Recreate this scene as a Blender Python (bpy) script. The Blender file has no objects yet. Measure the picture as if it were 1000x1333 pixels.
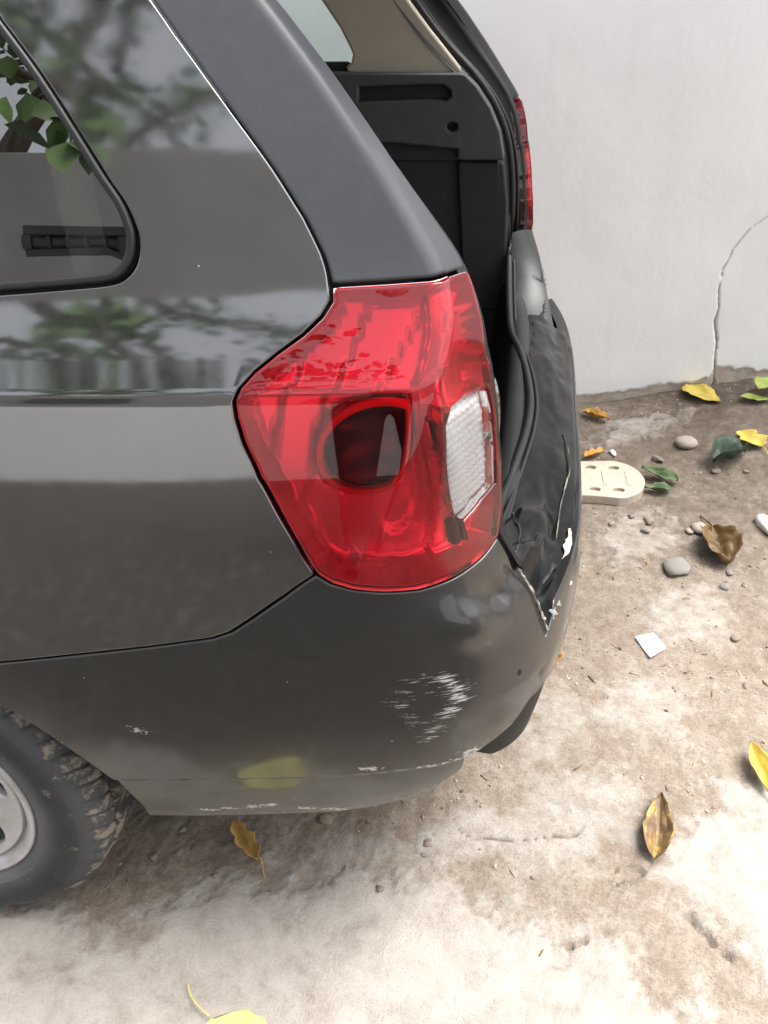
import bpy, bmesh, math, random
import numpy as np
from mathutils import Vector, Matrix
from mathutils.bvhtree import BVHTree
from mathutils.geometry import delaunay_2d_cdt
random.seed(7); RNG = np.random.default_rng(11)
SC = bpy.context.scene; COL = SC.collection
R = math.radians

# ------------------------------------------------------------------ camera
CAM = np.array([-.035, -.65, 1.34]); YAW, PIT, ROL = R(10.5), R(33.0), R(-1.9); FPX = 1080.0
def _basis():
    c, s = math.cos(YAW), math.sin(YAW)
    fw = np.array([-s*math.cos(PIT), c*math.cos(PIT), -math.sin(PIT)]); rt = np.array([c, s, 0.]); up = np.cross(rt, fw)
    c, s = math.cos(ROL), math.sin(ROL)
    return rt*c+up*s, up*c-rt*s, fw
RT, UP, FW = _basis()
def ray(px, py):
    d = FW+RT*(px-500)/FPX-UP*(py-666.5)/FPX
    return d/np.linalg.norm(d)
def at(px, py, ax, v):
    d = ray(px, py); return CAM+d*((v-CAM[ax])/d[ax])
cd = bpy.data.cameras.new('camera'); co = bpy.data.objects.new('camera', cd); COL.objects.link(co)
M = Matrix(((RT[0], UP[0], -FW[0], CAM[0]), (RT[1], UP[1], -FW[1], CAM[1]), (RT[2], UP[2], -FW[2], CAM[2]), (0, 0, 0, 1)))
co.matrix_world = M
cd.sensor_fit = 'VERTICAL'; cd.sensor_height = 24; cd.lens = 24*FPX/1333; cd.clip_start = .02; cd.clip_end = 2000
SC.camera = co
# ------------------------------------------------------------------ sky, sun, exposure
SUN_EL, SUN_AZ = R(64), R(62)       # azimuth: direction towards the sun, clockwise from +Y
w = bpy.data.worlds.new('World'); SC.world = w; w.use_nodes = True
nt = w.node_tree; bg = nt.nodes['Background']
sky = nt.nodes.new('ShaderNodeTexSky'); sky.sky_type = 'NISHITA'; sky.sun_disc = False
sky.sun_elevation = SUN_EL; sky.sun_rotation = SUN_AZ; sky.dust_density = 6.0; sky.air_density = 1.0; sky.ozone_density = 1.0
hs = nt.nodes.new('ShaderNodeHueSaturation'); hs.inputs['Saturation'].default_value = .22
nt.links.new(sky.outputs[0], hs.inputs['Color']); nt.links.new(hs.outputs[0], bg.inputs['Color'])
bg.inputs['Strength'].default_value = .15
sl = bpy.data.lights.new('sun', 'SUN'); sl.energy = 1.0; sl.angle = R(40); sl.color = (1, .95, .88)
so = bpy.data.objects.new('sun', sl); COL.objects.link(so)
sd = Vector((math.sin(SUN_AZ)*math.cos(SUN_EL), math.cos(SUN_AZ)*math.cos(SUN_EL), math.sin(SUN_EL)))
so.rotation_euler = (-sd).to_track_quat('-Z', 'Y').to_euler()
vs = SC.view_settings; vs.view_transform = 'Standard'; vs.look = 'None'; vs.gamma = 1; vs.exposure = 1.72; vs.use_curve_mapping = False

# ------------------------------------------------------------------ helpers
def vnoise(x, y, seed=0):
    xi = np.floor(x).astype(np.int64); yi = np.floor(y).astype(np.int64); fx = x-xi; fy = y-yi
    def h(a, b):
        n = (a*374761393+b*668265263+seed*1442695041) & 0x7fffffff
        n = ((n ^ (n >> 13))*1274126177) & 0x7fffffff
        return ((n ^ (n >> 16)) & 0xffff)/65535.
    u = fx*fx*(3-2*fx); v = fy*fy*(3-2*fy)
    return (h(xi, yi)*(1-u)+h(xi+1, yi)*u)*(1-v)+(h(xi, yi+1)*(1-u)+h(xi+1, yi+1)*u)*v
def fbm(x, y, freq, octv=4, seed=0, gain=.5):
    a, s, t = 1., 0., 0.
    for o in range(octv):
        s = s+a*vnoise(x*freq+o*17.3, y*freq-o*9.1, seed+o); t += a; a *= gain; freq *= 2.03
    return s/t
def sstep(a, b, x):
    t = np.clip((x-a)/(b-a), 0, 1); return t*t*(3-2*t)
def lin(c): return tuple((v/12.92 if v <= .04045 else ((v+.055)/1.055)**2.4) for v in c)+(1,)
def tag(o, label=None, cat=None, group=None, kind=None):
    for k, v in (('label', label), ('category', cat), ('group', group), ('kind', kind)):
        if v: o[k] = v
    return o
def mkmesh(name, verts, faces, mat=None, parent=None, smooth=True, normals=None):
    me = bpy.data.meshes.new(name); me.from_pydata([tuple(map(float, v)) for v in verts], [], [tuple(map(int, f)) for f in faces]); me.update()
    if smooth: me.polygons.foreach_set('use_smooth', [True]*len(me.polygons))
    if normals is not None: me.normals_split_custom_set_from_vertices([tuple(map(float, n)) for n in normals])
    if mat: me.materials.append(mat)
    o = bpy.data.objects.new(name, me); COL.objects.link(o)
    if parent: o.parent = parent
    return o
def grid_faces(nu, nv, close_u=False):
    f = []
    for i in range(nu if close_u else nu-1):
        for j in range(nv-1):
            a = i*nv+j; b = ((i+1) % nu)*nv+j
            f.append((a, b, b+1, a+1))
    return f
def tube(path, rad, n=10, closed=False, squash=1.0):
    P = np.array(path, float); m = len(P); V = []
    up = np.array([.12, .2, 1.])
    for i in range(m):
        t = P[(i+1) % m]-P[i-1] if closed else P[min(i+1, m-1)]-P[max(i-1, 0)]
        t = t/np.linalg.norm(t); a = np.cross(t, up)
        if np.linalg.norm(a) < 1e-3: a = np.cross(t, [1, 0, 0])
        a /= np.linalg.norm(a); b = np.cross(a, t); r = rad[i] if hasattr(rad, '__len__') else rad
        for k in range(n):
            an = 2*math.pi*k/n; V.append(P[i]+r*(a*math.cos(an)+squash*b*math.sin(an)))
    F = []
    for i in range(m if closed else m-1):
        for k in range(n):
            j = (i+1) % m; F.append((i*n+k, i*n+(k+1) % n, j*n+(k+1) % n, j*n+k))
    if not closed: F += [tuple(range(n))[::-1], tuple((m-1)*n+k for k in range(n))]
    return V, F
def smooth_path(pts, n=60, closed=False):
    P = np.array(pts, float)
    if closed: P = np.vstack([P[-1:], P, P[:2]])
    else: P = np.vstack([2*P[0]-P[1], P, 2*P[-1]-P[-2]])
    segs = len(P)-3; out = []
    for q in np.linspace(0, segs, n, endpoint=not closed):
        i = min(int(q), segs-1); t = q-i; a, b, c, d = P[i:i+4]
        out.append(.5*((2*b)+(c-a)*t+(2*a-5*b+4*c-d)*t*t+(3*b-a-3*c+d)*t**3))
    return np.array(out)
def box_mesh(lo, hi, bev=.004):
    bm = bmesh.new(); bmesh.ops.create_cube(bm, size=1)
    for v in bm.verts:
        v.co = Vector([(lo[k]+hi[k])/2+v.co[k]*(hi[k]-lo[k]) for k in range(3)])
    if bev: bmesh.ops.bevel(bm, geom=bm.edges[:], offset=bev, segments=2, affect='EDGES', profile=.6)
    return bm
def bm_obj(name, bm, mat, parent=None, smooth=False):
    me = bpy.data.meshes.new(name); bm.to_mesh(me); bm.free()
    if smooth: me.polygons.foreach_set('use_smooth', [True]*len(me.polygons))
    me.materials.append(mat); o = bpy.data.objects.new(name, me); COL.objects.link(o)
    if parent: o.parent = parent
    return o
def in_poly(x, y, poly):
    c = np.zeros(np.shape(x), bool); n = len(poly)
    for i in range(n):
        x0, y0 = poly[i]; x1, y1 = poly[i-1]
        if y0 == y1: continue
        c ^= ((y0 > y) != (y1 > y)) & (x < (x1-x0)*(y-y0)/(y1-y0)+x0)
    return c

# ------------------------------------------------------------------ materials
class NT:
    def __init__(s, name):
        s.m = bpy.data.materials.new(name); s.m.use_nodes = True; s.t = s.m.node_tree; s.b = s.t.nodes['Principled BSDF']; s.o = s.t.nodes['Material Output']
    def n(s, typ, **kw):
        x = s.t.nodes.new('ShaderNode'+typ)
        for k, v in kw.items():
            if k in x.inputs: x.inputs[k].default_value = v
            else: setattr(x, k, v)
        return x
    def l(s, a, b): s.t.links.new(a, b)
    def coord(s, kind='Object', scale=(1, 1, 1)):
        c = s.n('TexCoord'); mp = s.n('Mapping'); mp.inputs['Scale'].default_value = scale; s.l(c.outputs[kind], mp.inputs[0]); return mp.outputs[0]
    def noise(s, vec, scale, detail=4, rough=.55, dist=0):
        x = s.n('TexNoise'); x.inputs['Scale'].default_value = scale; x.inputs['Detail'].default_value = detail; x.inputs['Roughness'].default_value = rough; x.inputs['Distortion'].default_value = dist
        s.l(vec, x.inputs['Vector']); return x.outputs['Fac']
    def ramp(s, fac, stops, interp='LINEAR'):
        x = s.n('ValToRGB'); x.color_ramp.interpolation = interp; e = x.color_ramp.elements
        while len(e) < len(stops): e.new(.5)
        for el, (p, c) in zip(e, stops):
            el.position = p; el.color = c if len(c) == 4 else tuple(c)+(1,)
        s.l(fac, x.inputs[0]); return x.outputs[0]
    def mix(s, fac, a, b, mode='MIX'):
        x = s.n('MixRGB', blend_type=mode)
        for i, v in enumerate((fac, a, b)):
            if isinstance(v, (int, float)): x.inputs[i].default_value = v
            elif isinstance(v, tuple): x.inputs[i].default_value = v if len(v) == 4 else v+(1,)
            else: s.l(v, x.inputs[i])
        return x.outputs[0]
    def math(s, op, a, b=0., clamp=False):
        x = s.n('Math', operation=op, use_clamp=clamp)
        for i, v in enumerate((a, b)):
            if isinstance(v, (int, float)): x.inputs[i].default_value = v
            else: s.l(v, x.inputs[i])
        return x.outputs[0]
    def bump(s, h, strength=.3, dist=.01):
        x = s.n('Bump'); x.inputs['Strength'].default_value = strength; x.inputs['Distance'].default_value = dist; s.l(h, x.inputs['Height']); s.l(x.outputs[0], s.b.inputs['Normal']); return x
    def set(s, **kw):
        for k, v in kw.items():
            i = s.b.inputs[k.replace('_', ' ')]
            if isinstance(v, (int, float)): i.default_value = v
            elif isinstance(v, tuple): i.default_value = v if len(v) == 4 else v+(1,)
            else: s.l(v, i)
        return s
    def attr(s, name):
        x = s.n('Attribute'); x.attribute_name = name; return x
g3 = lambda v: (v, v, v, 1)

def mat_plastic(name, col, rough=.5, var=.25, scale=30, bump=.05, spec=.5):
    a = NT(name); v = a.coord(); f = a.noise(v, scale, 5)
    a.set(Base_Color=a.mix(a.ramp(f, [(.3, g3(0)), (.75, g3(1))]), tuple(c*(1-var) for c in col), tuple(min(1, c*(1+var)) for c in col)),
          Roughness=a.math('MULTIPLY_ADD', f, .25, False) if False else rough)
    a.b.inputs['Specular IOR Level'].default_value = spec
    if bump: a.bump(a.noise(v, scale*14, 2), bump, .002)
    return a.m
def paint(name, bumper=False):
    a = NT(name); v = a.coord()
    big = a.noise(v, 5, 4); fine = a.noise(v, 900, 1); mid = a.noise(v, 60, 5, .65)
    base = a.mix(a.ramp(big, [(.3, g3(0)), (.7, g3(1))]), (.0135, .0133, .0132), (.0165, .0162, .016))
    dust = a.math('MULTIPLY', a.ramp(mid, [(.42, g3(0)), (.8, g3(1))]), .015 if not bumper else .02)
    base = a.mix(dust, base, (.30, .27, .24))
    vor = a.n('TexVoronoi', feature='F1'); vor.inputs['Scale'].default_value = 48; vor.inputs['Randomness'].default_value = 1; a.l(v, vor.inputs['Vector'])
    sep = a.n('SeparateColor'); a.l(vor.outputs['Color'], sep.inputs[0])
    spk = a.math('MULTIPLY', a.math('LESS_THAN', vor.outputs['Distance'], .045), a.math('GREATER_THAN', sep.outputs[0], .93 if not bumper else .86))
    base = a.mix(spk, base, (.55, .53, .5))
    if bumper:
        sc = a.attr('scuff').outputs['Fac']
        vv = a.coord('Object', (38, 38, 420)); st = a.noise(vv, 1.0, 4, .7)
        m = a.math('MULTIPLY', a.ramp(a.math('ADD', st, a.math('MULTIPLY', a.math('SUBTRACT', sc, 1.0), .22)), [(.44, g3(0)), (.52, g3(1))]), a.math('GREATER_THAN', sc, .12))
        base = a.mix(m, base, (.62, .62, .62))
        gr = a.attr('grime').outputs['Fac']
        base = a.mix(a.math('MULTIPLY', gr, .75), base, (.20, .175, .15))
        vs2 = a.noise(a.coord('Object', (120, 120, 260)), 1, 3, .7)
        ch = a.attr('chip').outputs['Fac']
        m2 = a.ramp(a.math('ADD', vs2, a.math('MULTIPLY', a.math('SUBTRACT', ch, 1.0), .35)), [(.43, g3(0)), (.47, g3(1))])
        base = a.mix(m2, base, (.55, .52, .48))
        a.set(Roughness=.45, Coat_Roughness=a.math('ADD', a.math('MULTIPLY', mid, .18), a.math('MULTIPLY', gr, .4)))
    else:
        a.set(Roughness=.36, Coat_Roughness=a.math('ADD', a.math('MULTIPLY', mid, .10), .022))
    a.set(Base_Color=base, Metallic=.35 if not bumper else .15, Coat_Weight=1.0 if not bumper else .7, Coat_IOR=2.7 if not bumper else 1.7)
    a.bump(a.math('ADD', a.math('MULTIPLY', fine, .12), a.noise(v, 130, 2)), .02 if not bumper else .04, .002)
    return a.m
PAINT = paint('grey_paint'); BPAINT = paint('bumper_paint', True)
def pillar_mat():
    a = NT('pillar_film'); v = a.coord(); f = a.noise(v, 260, 3); d = a.noise(a.coord('Object', (20, 60, 20)), 3, 6, .7)
    a.set(Base_Color=a.mix(a.ramp(d, [(.45, g3(0)), (.85, g3(.35))]), (.075, .079, .087), (.12, .124, .13)), Roughness=a.math('ADD', a.math('MULTIPLY', d, .10), .30))
    a.bump(f, .03, .002); return a.m
PILLAR = pillar_mat()
BLACK = mat_plastic('black_plastic', (.011, .0115, .012), .6, .35, 40, .08, .3)
GLOSSBLK = NT('glossy_black'); _v = GLOSSBLK.coord(); _n = GLOSSBLK.noise(_v, 26, 6, .65)
GLOSSBLK.set(Base_Color=GLOSSBLK.mix(GLOSSBLK.ramp(_n, [(.5, g3(0)), (.72, g3(1))]), (.006, .0065, .007), (.018, .0175, .017)), Roughness=GLOSSBLK.math('ADD', GLOSSBLK.math('MULTIPLY', _n, .22), .04), Coat_Weight=.0, Specular_IOR_Level=.26)
GLOSSBLK.bump(GLOSSBLK.noise(_v, 40, 3), .12, .004); GLOSSBLK = GLOSSBLK.m
RUBBER = mat_plastic('seal_rubber', (.012, .012, .013), .48, .3, 60, .05)
TRIM = mat_plastic('trim_grey', (.055, .062, .066), .62, .12, 25, .15)
TRIMDK = mat_plastic('trim_dark', (.018, .020, .021), .7, .2, 25, .15)
BEIGE = mat_plastic('trim_beige', (.42, .38, .31), .75, .06, 14, .1)
CARPET = mat_plastic('carpet', (.012, .012, .013), .95, .3, 90, .3)
CREAMPAINT = mat_plastic('torn_paint', (.62, .58, .47), .7, .25, 80, .2)
FLAKE = mat_plastic('flaked_filler', (.26, .27, .26), .6, .6, 55, .3)
def glass_mat(name, tint, ior=1.5, rough=.0, dirt=.0):
    a = NT(name); tr = a.n('BsdfTransparent'); tr.inputs[0].default_value = tint+(1,)
    gl = a.n('BsdfGlossy'); gl.inputs['Roughness'].default_value = rough; gl.inputs['Color'].default_value = (1, 1, 1, 1)
    fr = a.n('Fresnel'); fr.inputs['IOR'].default_value = ior
    mx = a.n('MixShader'); a.l(fr.outputs[0], mx.inputs[0]); a.l(tr.outputs[0], mx.inputs[1]); a.l(gl.outputs[0], mx.inputs[2])
    out = mx.outputs[0]
    if dirt:
        df = a.n('BsdfDiffuse'); df.inputs[0].default_value = (.35, .33, .3, 1); v = a.coord(); f = a.noise(v, 40, 6, .7)
        m2 = a.n('MixShader'); a.l(a.math('MULTIPLY', a.ramp(f, [(.45, g3(0)), (.85, g3(1))]), dirt), m2.inputs[0]); a.l(out, m2.inputs[1]); a.l(df.outputs[0], m2.inputs[2]); out = m2.outputs[0]
    a.l(out, a.o.inputs['Surface']); return a.m
REDLENS = glass_mat('red_lens', (1.0, .15, .22), 1.62, .012, .0)
CLEARLENS = glass_mat('clear_lens', (.95, .95, .95), 1.55, .02, .04)
TINT = glass_mat('tinted_glass', (.34, .40, .38), 2.8, .0, .03)
TINT2 = glass_mat('side_glass', (.75, .85, .81), 1.5, .0, .02)
def refl_mat(name, col, rough, metal=.9):
    a = NT(name); a.set(Base_Color=col, Roughness=rough, Metallic=metal); return a.m
LAMPREFL = refl_mat('lamp_reflector', (.95, .86, .86, 1), .19, .5)
LAMPRED = refl_mat('lamp_inner_red', (.75, .10, .10, 1), .25, .1)
LAMPDARK = refl_mat('lamp_bowl', (.05, .03, .03, 1), .2, .5)  # bowl coloured dark in place of the photographer's reflection
JAMB = mat_plastic('jamb_paint', (.030, .032, .033), .42, .2, 18, .06)
CHROME = refl_mat('chrome_prism', (.92, .92, .92, 1), .2, .15)
ALLOY = NT('alloy'); _v = ALLOY.coord(); _n = ALLOY.noise(_v, 30, 5)
ALLOY.set(Base_Color=ALLOY.mix(ALLOY.ramp(_n, [(.4, g3(0)), (.8, g3(.6))]), (.62, .62, .63), (.40, .37, .33)), Metallic=.55, Roughness=.38); ALLOY = ALLOY.m

# ------------------------------------------------------------------ ground
WA = R(6.0)                                       # direction of the wall base against the car's side
WP = np.array([.17, 2.14]); WD = np.array([math.cos(WA), math.sin(WA)]); WN = np.array([math.sin(WA), -math.cos(WA)])   # along, towards the car
def wall_uv(x, y):
    dx, dy = x-WP[0], y-WP[1]
    return dx*WD[0]+dy*WD[1], dx*WN[0]+dy*WN[1]
def base_height(x, y):
    u, d = wall_uv(x, y)
    h = .105*sstep(0, .72, u)*sstep(1.3, 0.1, d)+.02*sstep(.3, 0, d)
    return np.where(d < -.3, .1, h)
def gpix(px, py):
    """a point of the photograph -> the point on the (smooth) ground that it shows"""
    d = ray(px, py); lo, hi = .3, 30.
    t = np.linspace(.3, 12, 4000); X = CAM[None]+d[None]*t[:, None]
    k = np.argmax(X[:, 2] < base_height(X[:, 0], X[:, 1])); return X[k]
def patch(px_poly):
    return [tuple(gpix(a, b)[:2]) for a, b in px_poly]
PATCH = [   # light concrete remains, outlined where they lie on the ground
    (patch([(430, 1120), (520, 1075), (620, 1040), (720, 1000), (800, 985), (850, 1010), (865, 1080), (800, 1110), (765, 1160), (690, 1150), (600, 1130), (520, 1130)]), .006, .75),
    (patch([(850, 1140), (880, 1075), (930, 1020), (1060, 1000), (1080, 1400), (990, 1290), (930, 1240), (880, 1190)]), .009, .9),
    (patch([(-300, 1215), (0, 1195), (150, 1205), (300, 1160), (420, 1135), (560, 1140), (690, 1165), (790, 1190), (860, 1260), (960, 1330), (1050, 1400), (1000, 1440), (-300, 1440)]), .012, 1.0),
    (patch([(765, 700), (800, 675), (880, 680), (890, 705), (860, 740), (800, 745), (770, 735)]), .016, .5),
    (patch([(870, 775), (900, 770), (925, 800), (920, 830), (890, 835), (875, 800)]), .008, .6),
    (patch([(780, 905), (830, 880), (870, 905), (850, 950), (800, 955), (740, 960)]), .006, .6),
    (patch([(760, 578), (830, 552), (905, 532), (900, 550), (840, 570), (770, 592)]), .02, .6),
    (patch([(640, 1000), (700, 930), (760, 900), (790, 960), (740, 1000), (680, 1040)]), .004, .55)]
HOLES = [patch([(695, 1215), (740, 1205), (795, 1215), (790, 1240), (740, 1250), (700, 1248)]), patch([(900, 1180), (950, 1220), (972, 1260), (945, 1268), (910, 1240), (875, 1190)]),
         patch([(745, 1150), (800, 1120), (835, 1130), (830, 1165), (790, 1185), (755, 1180)])]
def pdist(x, y, poly):
    """signed distance to a polygon's edge, positive inside"""
    d = np.full(np.shape(x), 1e9); n = len(poly)
    for i in range(n):
        ax, ay = poly[i-1]; bx_, by_ = poly[i]; ex, ey = bx_-ax, by_-ay; L = ex*ex+ey*ey+1e-12
        t = np.clip(((x-ax)*ex+(y-ay)*ey)/L, 0, 1); d = np.minimum(d, np.hypot(x-ax-t*ex, y-ay-t*ey))
    return np.where(in_poly(x, y, poly), d, -d)
def ground_fields(x, y):
    h = base_height(x, y); conc = np.zeros(np.shape(x))
    wob = (fbm(x, y, 6, 7, 3, .72)-.5)*.34
    for poly, hh, c in PATCH:
        if 1:
            d = pdist(x, y, poly)+wob
            m = sstep(-.006, .010, d); conc = np.maximum(conc, c*sstep(-.05, .03, d)); h = np.maximum(h, base_height(x, y)+hh*.35*m)
    for poly in HOLES:
        d = pdist(x, y, poly)+wob*.5; m = sstep(-.004, .006, d); conc = conc*(1-.95*m); h = h-m*.012
    rough = 1-conc*.65
    h = h+rough*((fbm(x, y, 5, 3, 21)-.5)*.016+(fbm(x, y, 38, 4, 22)-.5)*.0045+(fbm(x, y, 140, 2, 24)-.5)*.005)
    h = h+(fbm(x, y, 3, 2, 31)-.5)*.012
    cr = np.abs(fbm(x, y, 4.2, 3, 41)-.5)                # cracks running over the concrete
    crack = sstep(.006, .001, cr)*sstep(.35, .7, conc)*sstep(.55, .68, fbm(x, y, 3.2, 2, 47)); h = h-crack*.004
    return h, conc, crack
def axis(a, b, step, lo, hi):
    mid = np.arange(a, b, step); L = [a]; g = step
    while L[-1] > lo: g *= 1.35; L.append(L[-1]-g)
    U = [mid[-1]]; g = step
    while U[-1] < hi: g *= 1.35; U.append(U[-1]+g)
    return np.concatenate([L[::-1][:-1], mid, U[1:]])
gx = axis(-1.05, 1.25, .0052, -300, 300); gy = axis(-.2, 2.6, .0056, -300, 300)
X, Y = np.meshgrid(gx, gy, indexing='ij'); H, CONC, CRK = ground_fields(X, Y)
def gz(x, y): return float(ground_fields(np.array([x]), np.array([y]))[0][0])
def ground_mat():
    a = NT('ground'); v = a.coord(); cn = a.attr('concrete').outputs['Fac']; ck = a.attr('crack').outputs['Fac']
    n1 = a.noise(v, 4, 6, .6); n2 = a.noise(v, 28, 6, .65); n3 = a.noise(v, 160, 4, .6); n4 = a.noise(v, 11, 5, .7, .6)
    dirt = a.ramp(a.math('ADD', a.math('MULTIPLY', n1, .45), a.math('MULTIPLY', n2, .6)), [(.34, (.20, .155, .118, 1)), (.48, (.27, .22, .175, 1)), (.60, (.33, .28, .23, 1)), (.74, (.40, .35, .295, 1))])
    near_wall = a.attr('near_wall').outputs['Fac']; dirt = a.mix(a.math('MULTIPLY', near_wall, .92), dirt, a.ramp(n2, [(.3, (.052, .039, .030, 1)), (.7, (.165, .128, .097, 1))]))  # dirt goes darker brown towards the wall
    dirt = a.mix(a.math('MULTIPLY', a.ramp(n3, [(.38, g3(1)), (.55, g3(0))]), .35), dirt, (.12, .093, .072))
    con = a.ramp(a.math('ADD', a.math('MULTIPLY', n4, .55), a.math('MULTIPLY', n2, .45)), [(.30, (.29, .25, .21, 1)), (.42, (.36, .322, .282, 1)), (.52, (.405, .37, .33, 1)), (.68, (.45, .42, .38, 1))])
    con = a.mix(a.math('MULTIPLY', a.ramp(n3, [(.34, g3(1)), (.48, g3(0))]), .4), con, (.26, .23, .2))
    gn = a.noise(v, 520, 2, .6); con = a.mix(a.math('MULTIPLY', a.ramp(gn, [(.36, g3(1)), (.5, g3(0))]), .32), con, (.20, .175, .15)); con = a.mix(a.ramp(gn, [(.62, g3(0)), (.72, g3(.35))]), con, (.66, .63, .58))
    dirt = a.mix(a.ramp(gn, [(.60, g3(0)), (.72, g3(.45))]), dirt, (.50, .45, .39))
    con = a.mix(a.math('MULTIPLY', a.ramp(cn, [(.82, g3(0)), (.98, g3(1))]), a.ramp(n4, [(.35, g3(0)), (.65, g3(.42))])), con, (.56, .51, .455))  # fullest concrete painted lighter to make up for light blocked there
    f = a.ramp(a.math('ADD', cn, a.math('MULTIPLY', a.math('SUBTRACT', a.math('ADD', a.math('MULTIPLY', n2, .6), a.math('MULTIPLY', n4, .4)), .5), 1.7)), [(.05, g3(0)), (.85, g3(1))])
    dirt = a.mix(a.attr('soil').outputs['Fac'], dirt, a.ramp(n2, [(.3, (.045, .040, .036, 1)), (.7, (.085, .077, .069, 1))]))  # unseen ground behind the camera, given a dark tone to deepen the body's reflection
    col = a.mix(f, dirt, con); col = a.mix(a.math('MULTIPLY', ck, .8), col, (.10, .085, .07))
    a.set(Base_Color=col, Roughness=.92, Specular_IOR_Level=.25)
    a.bump(a.math('ADD', a.math('MULTIPLY', n3, .6), a.noise(v, 420, 3)), .7, .005); return a.m
GROUND = mkmesh('ground', np.stack([X.ravel(), Y.ravel(), H.ravel()], 1), [], None)
def fill_grid(o, nu, nv):   # fast faces for a large grid
    me = o.data; i = np.arange(nu-1)[:, None]*nv+np.arange(nv-1)[None]; q = np.stack([i, i+nv, i+nv+1, i+1], -1).reshape(-1, 4)
    me.loops.add(q.size); me.polygons.add(len(q)); me.loops.foreach_set('vertex_index', q.ravel().astype(np.int32))
    me.polygons.foreach_set('loop_start', (np.arange(len(q))*4).astype(np.int32)); me.polygons.foreach_set('loop_total', np.full(len(q), 4, np.int32))
    me.polygons.foreach_set('use_smooth', np.ones(len(q), bool)); me.update(calc_edges=True)
def vattr(o, name, arr):
    at_ = o.data.attributes.new(name, 'FLOAT', 'POINT'); at_.data.foreach_set('value', np.asarray(arr, np.float32).ravel())
fill_grid(GROUND, len(gx), len(gy)); vattr(GROUND, 'concrete', CONC); vattr(GROUND, 'crack', CRK); vattr(GROUND, 'soil', sstep(-.10, -.32, Y)); vattr(GROUND, 'near_wall', np.clip(0*Y+sstep(1.5, .25, wall_uv(X, Y)[1])*(.28+.9*fbm(X, Y, 3.3, 3, 201)), 0, 1)); GROUND.data.materials.append(ground_mat())
tag(GROUND, kind='structure')

# ------------------------------------------------------------------ plastered wall behind the car
def pix_wall(px, py):
    d = ray(px, py); t = ((WP[0]-CAM[0])*WN[0]+(WP[1]-CAM[1])*WN[1])/(d[0]*WN[0]+d[1]*WN[1]); P = CAM+t*d
    return (P[0]-WP[0])*WD[0]+(P[1]-WP[1])*WD[1], P[2]
CR = np.array([pix_wall(*p) for p in ((1100, 235), (1040, 258), (1000, 282), (975, 300), (955, 325), (942, 350), (936, 372), (936, 400), (931, 420), (934, 440), (931, 470), (929, 500), (925, 520))])
BASEL = np.array([pix_wall(*p) for p in ((755, 515), (800, 511), (860, 503), (922, 492), (930, 478), (960, 482), (1000, 484), (1060, 480))])
def wall_fields(u, z):
    wob = (fbm(u, z, 30, 3, 51)-.5)*.02
    d = np.full(np.shape(u), 9.)
    for a, b in zip(CR[:-1], CR[1:]):
        e = b-a; t = np.clip(((u-a[0])*e[0]+(z-a[1])*e[1])/(e@e), 0, 1); d = np.minimum(d, np.hypot(u+wob*.5-a[0]-t*e[0], z+wob*.5-a[1]-t*e[1]))
    dep = sstep(.75, .2, z)
    crack = sstep(.0035+.009*dep*fbm(u, z, 22, 3, 54)**2, .0008, d)*(.35+.65*dep)
    right = in_poly(u+wob*.5, z, [tuple(p) for p in CR[::-1]]+[(3, CR[0][1]), (3, -.5), (CR[-1][0], -.5)])
    base = np.interp(u, BASEL[:, 0], BASEL[:, 1])+wob
    bare = sstep(.010, -.006, z-base+(fbm(u, z, 45, 3, 57)-.5)*.02)
    h = (fbm(u, z, 1.3, 3, 52)-.5)*.02+(fbm(u, z, 9, 3, 53)-.5)*.0016+(fbm(u, z, 70, 2, 55)-.5)*.0004
    h = h-crack*.014-np.where(right, .003*sstep(0, .006, d), 0)*dep-bare*.008
    return h, crack, bare
wu = axis(-.2, 1.2, .0036, -9, 9); wz = np.concatenate([np.arange(-.12, 1.2, .0036), np.arange(1.2, 1.46, .02), np.linspace(1.47, 2.6, 24)])
U, Z = np.meshgrid(wu, wz, indexing='ij'); HW, CKW, BRW = wall_fields(U, Z)
PW = np.stack([WP[0]+U*WD[0]+HW*WN[0], WP[1]+U*WD[1]+HW*WN[1], Z], -1)
def wall_mat():
    a = NT('white_plaster'); v = a.coord(); n1 = a.noise(v, 2.2, 5, .6); n2 = a.noise(v, 30, 5, .65); n3 = a.noise(a.coord('Object', (6, 6, 1.2)), 2, 5, .6)
    c = a.ramp(n1, [(.3, (.80, .805, .81, 1)), (.7, (.86, .858, .85, 1))]); c = a.mix(a.math('MULTIPLY', a.ramp(n3, [(.5, g3(0)), (.85, g3(1))]), .25), c, (.62, .61, .57))
    c = a.mix(a.ramp(n2, [(.72, g3(0)), (.8, g3(.25))]), c, (.5, .48, .44))
    vo = a.n('TexVoronoi'); vo.inputs['Scale'].default_value = 9; a.l(v, vo.inputs['Vector']); sp = a.n('SeparateColor'); a.l(vo.outputs['Color'], sp.inputs[0])
    pit = a.math('MULTIPLY', a.math('LESS_THAN', a.math('ADD', vo.outputs['Distance'], a.math('MULTIPLY', n2, .04)), .06), a.math('GREATER_THAN', sp.outputs[0], .72))
    c = a.mix(a.math('MULTIPLY', pit, .6), c, (.42, .41, .39))
    c = a.mix(a.math('MULTIPLY', a.attr('crack').outputs['Fac'], .8), c, (.20, .185, .165)); br = a.attr('bare').outputs['Fac']
    c = a.mix(br, c, a.ramp(n2, [(.3, (.38, .32, .26, 1)), (.7, (.60, .54, .46, 1))]))
    a.set(Base_Color=c, Roughness=.88, Specular_IOR_Level=.25); a.bump(a.math('ADD', n2, a.noise(v, 150, 4)), .06, .004); return a.m
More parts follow.
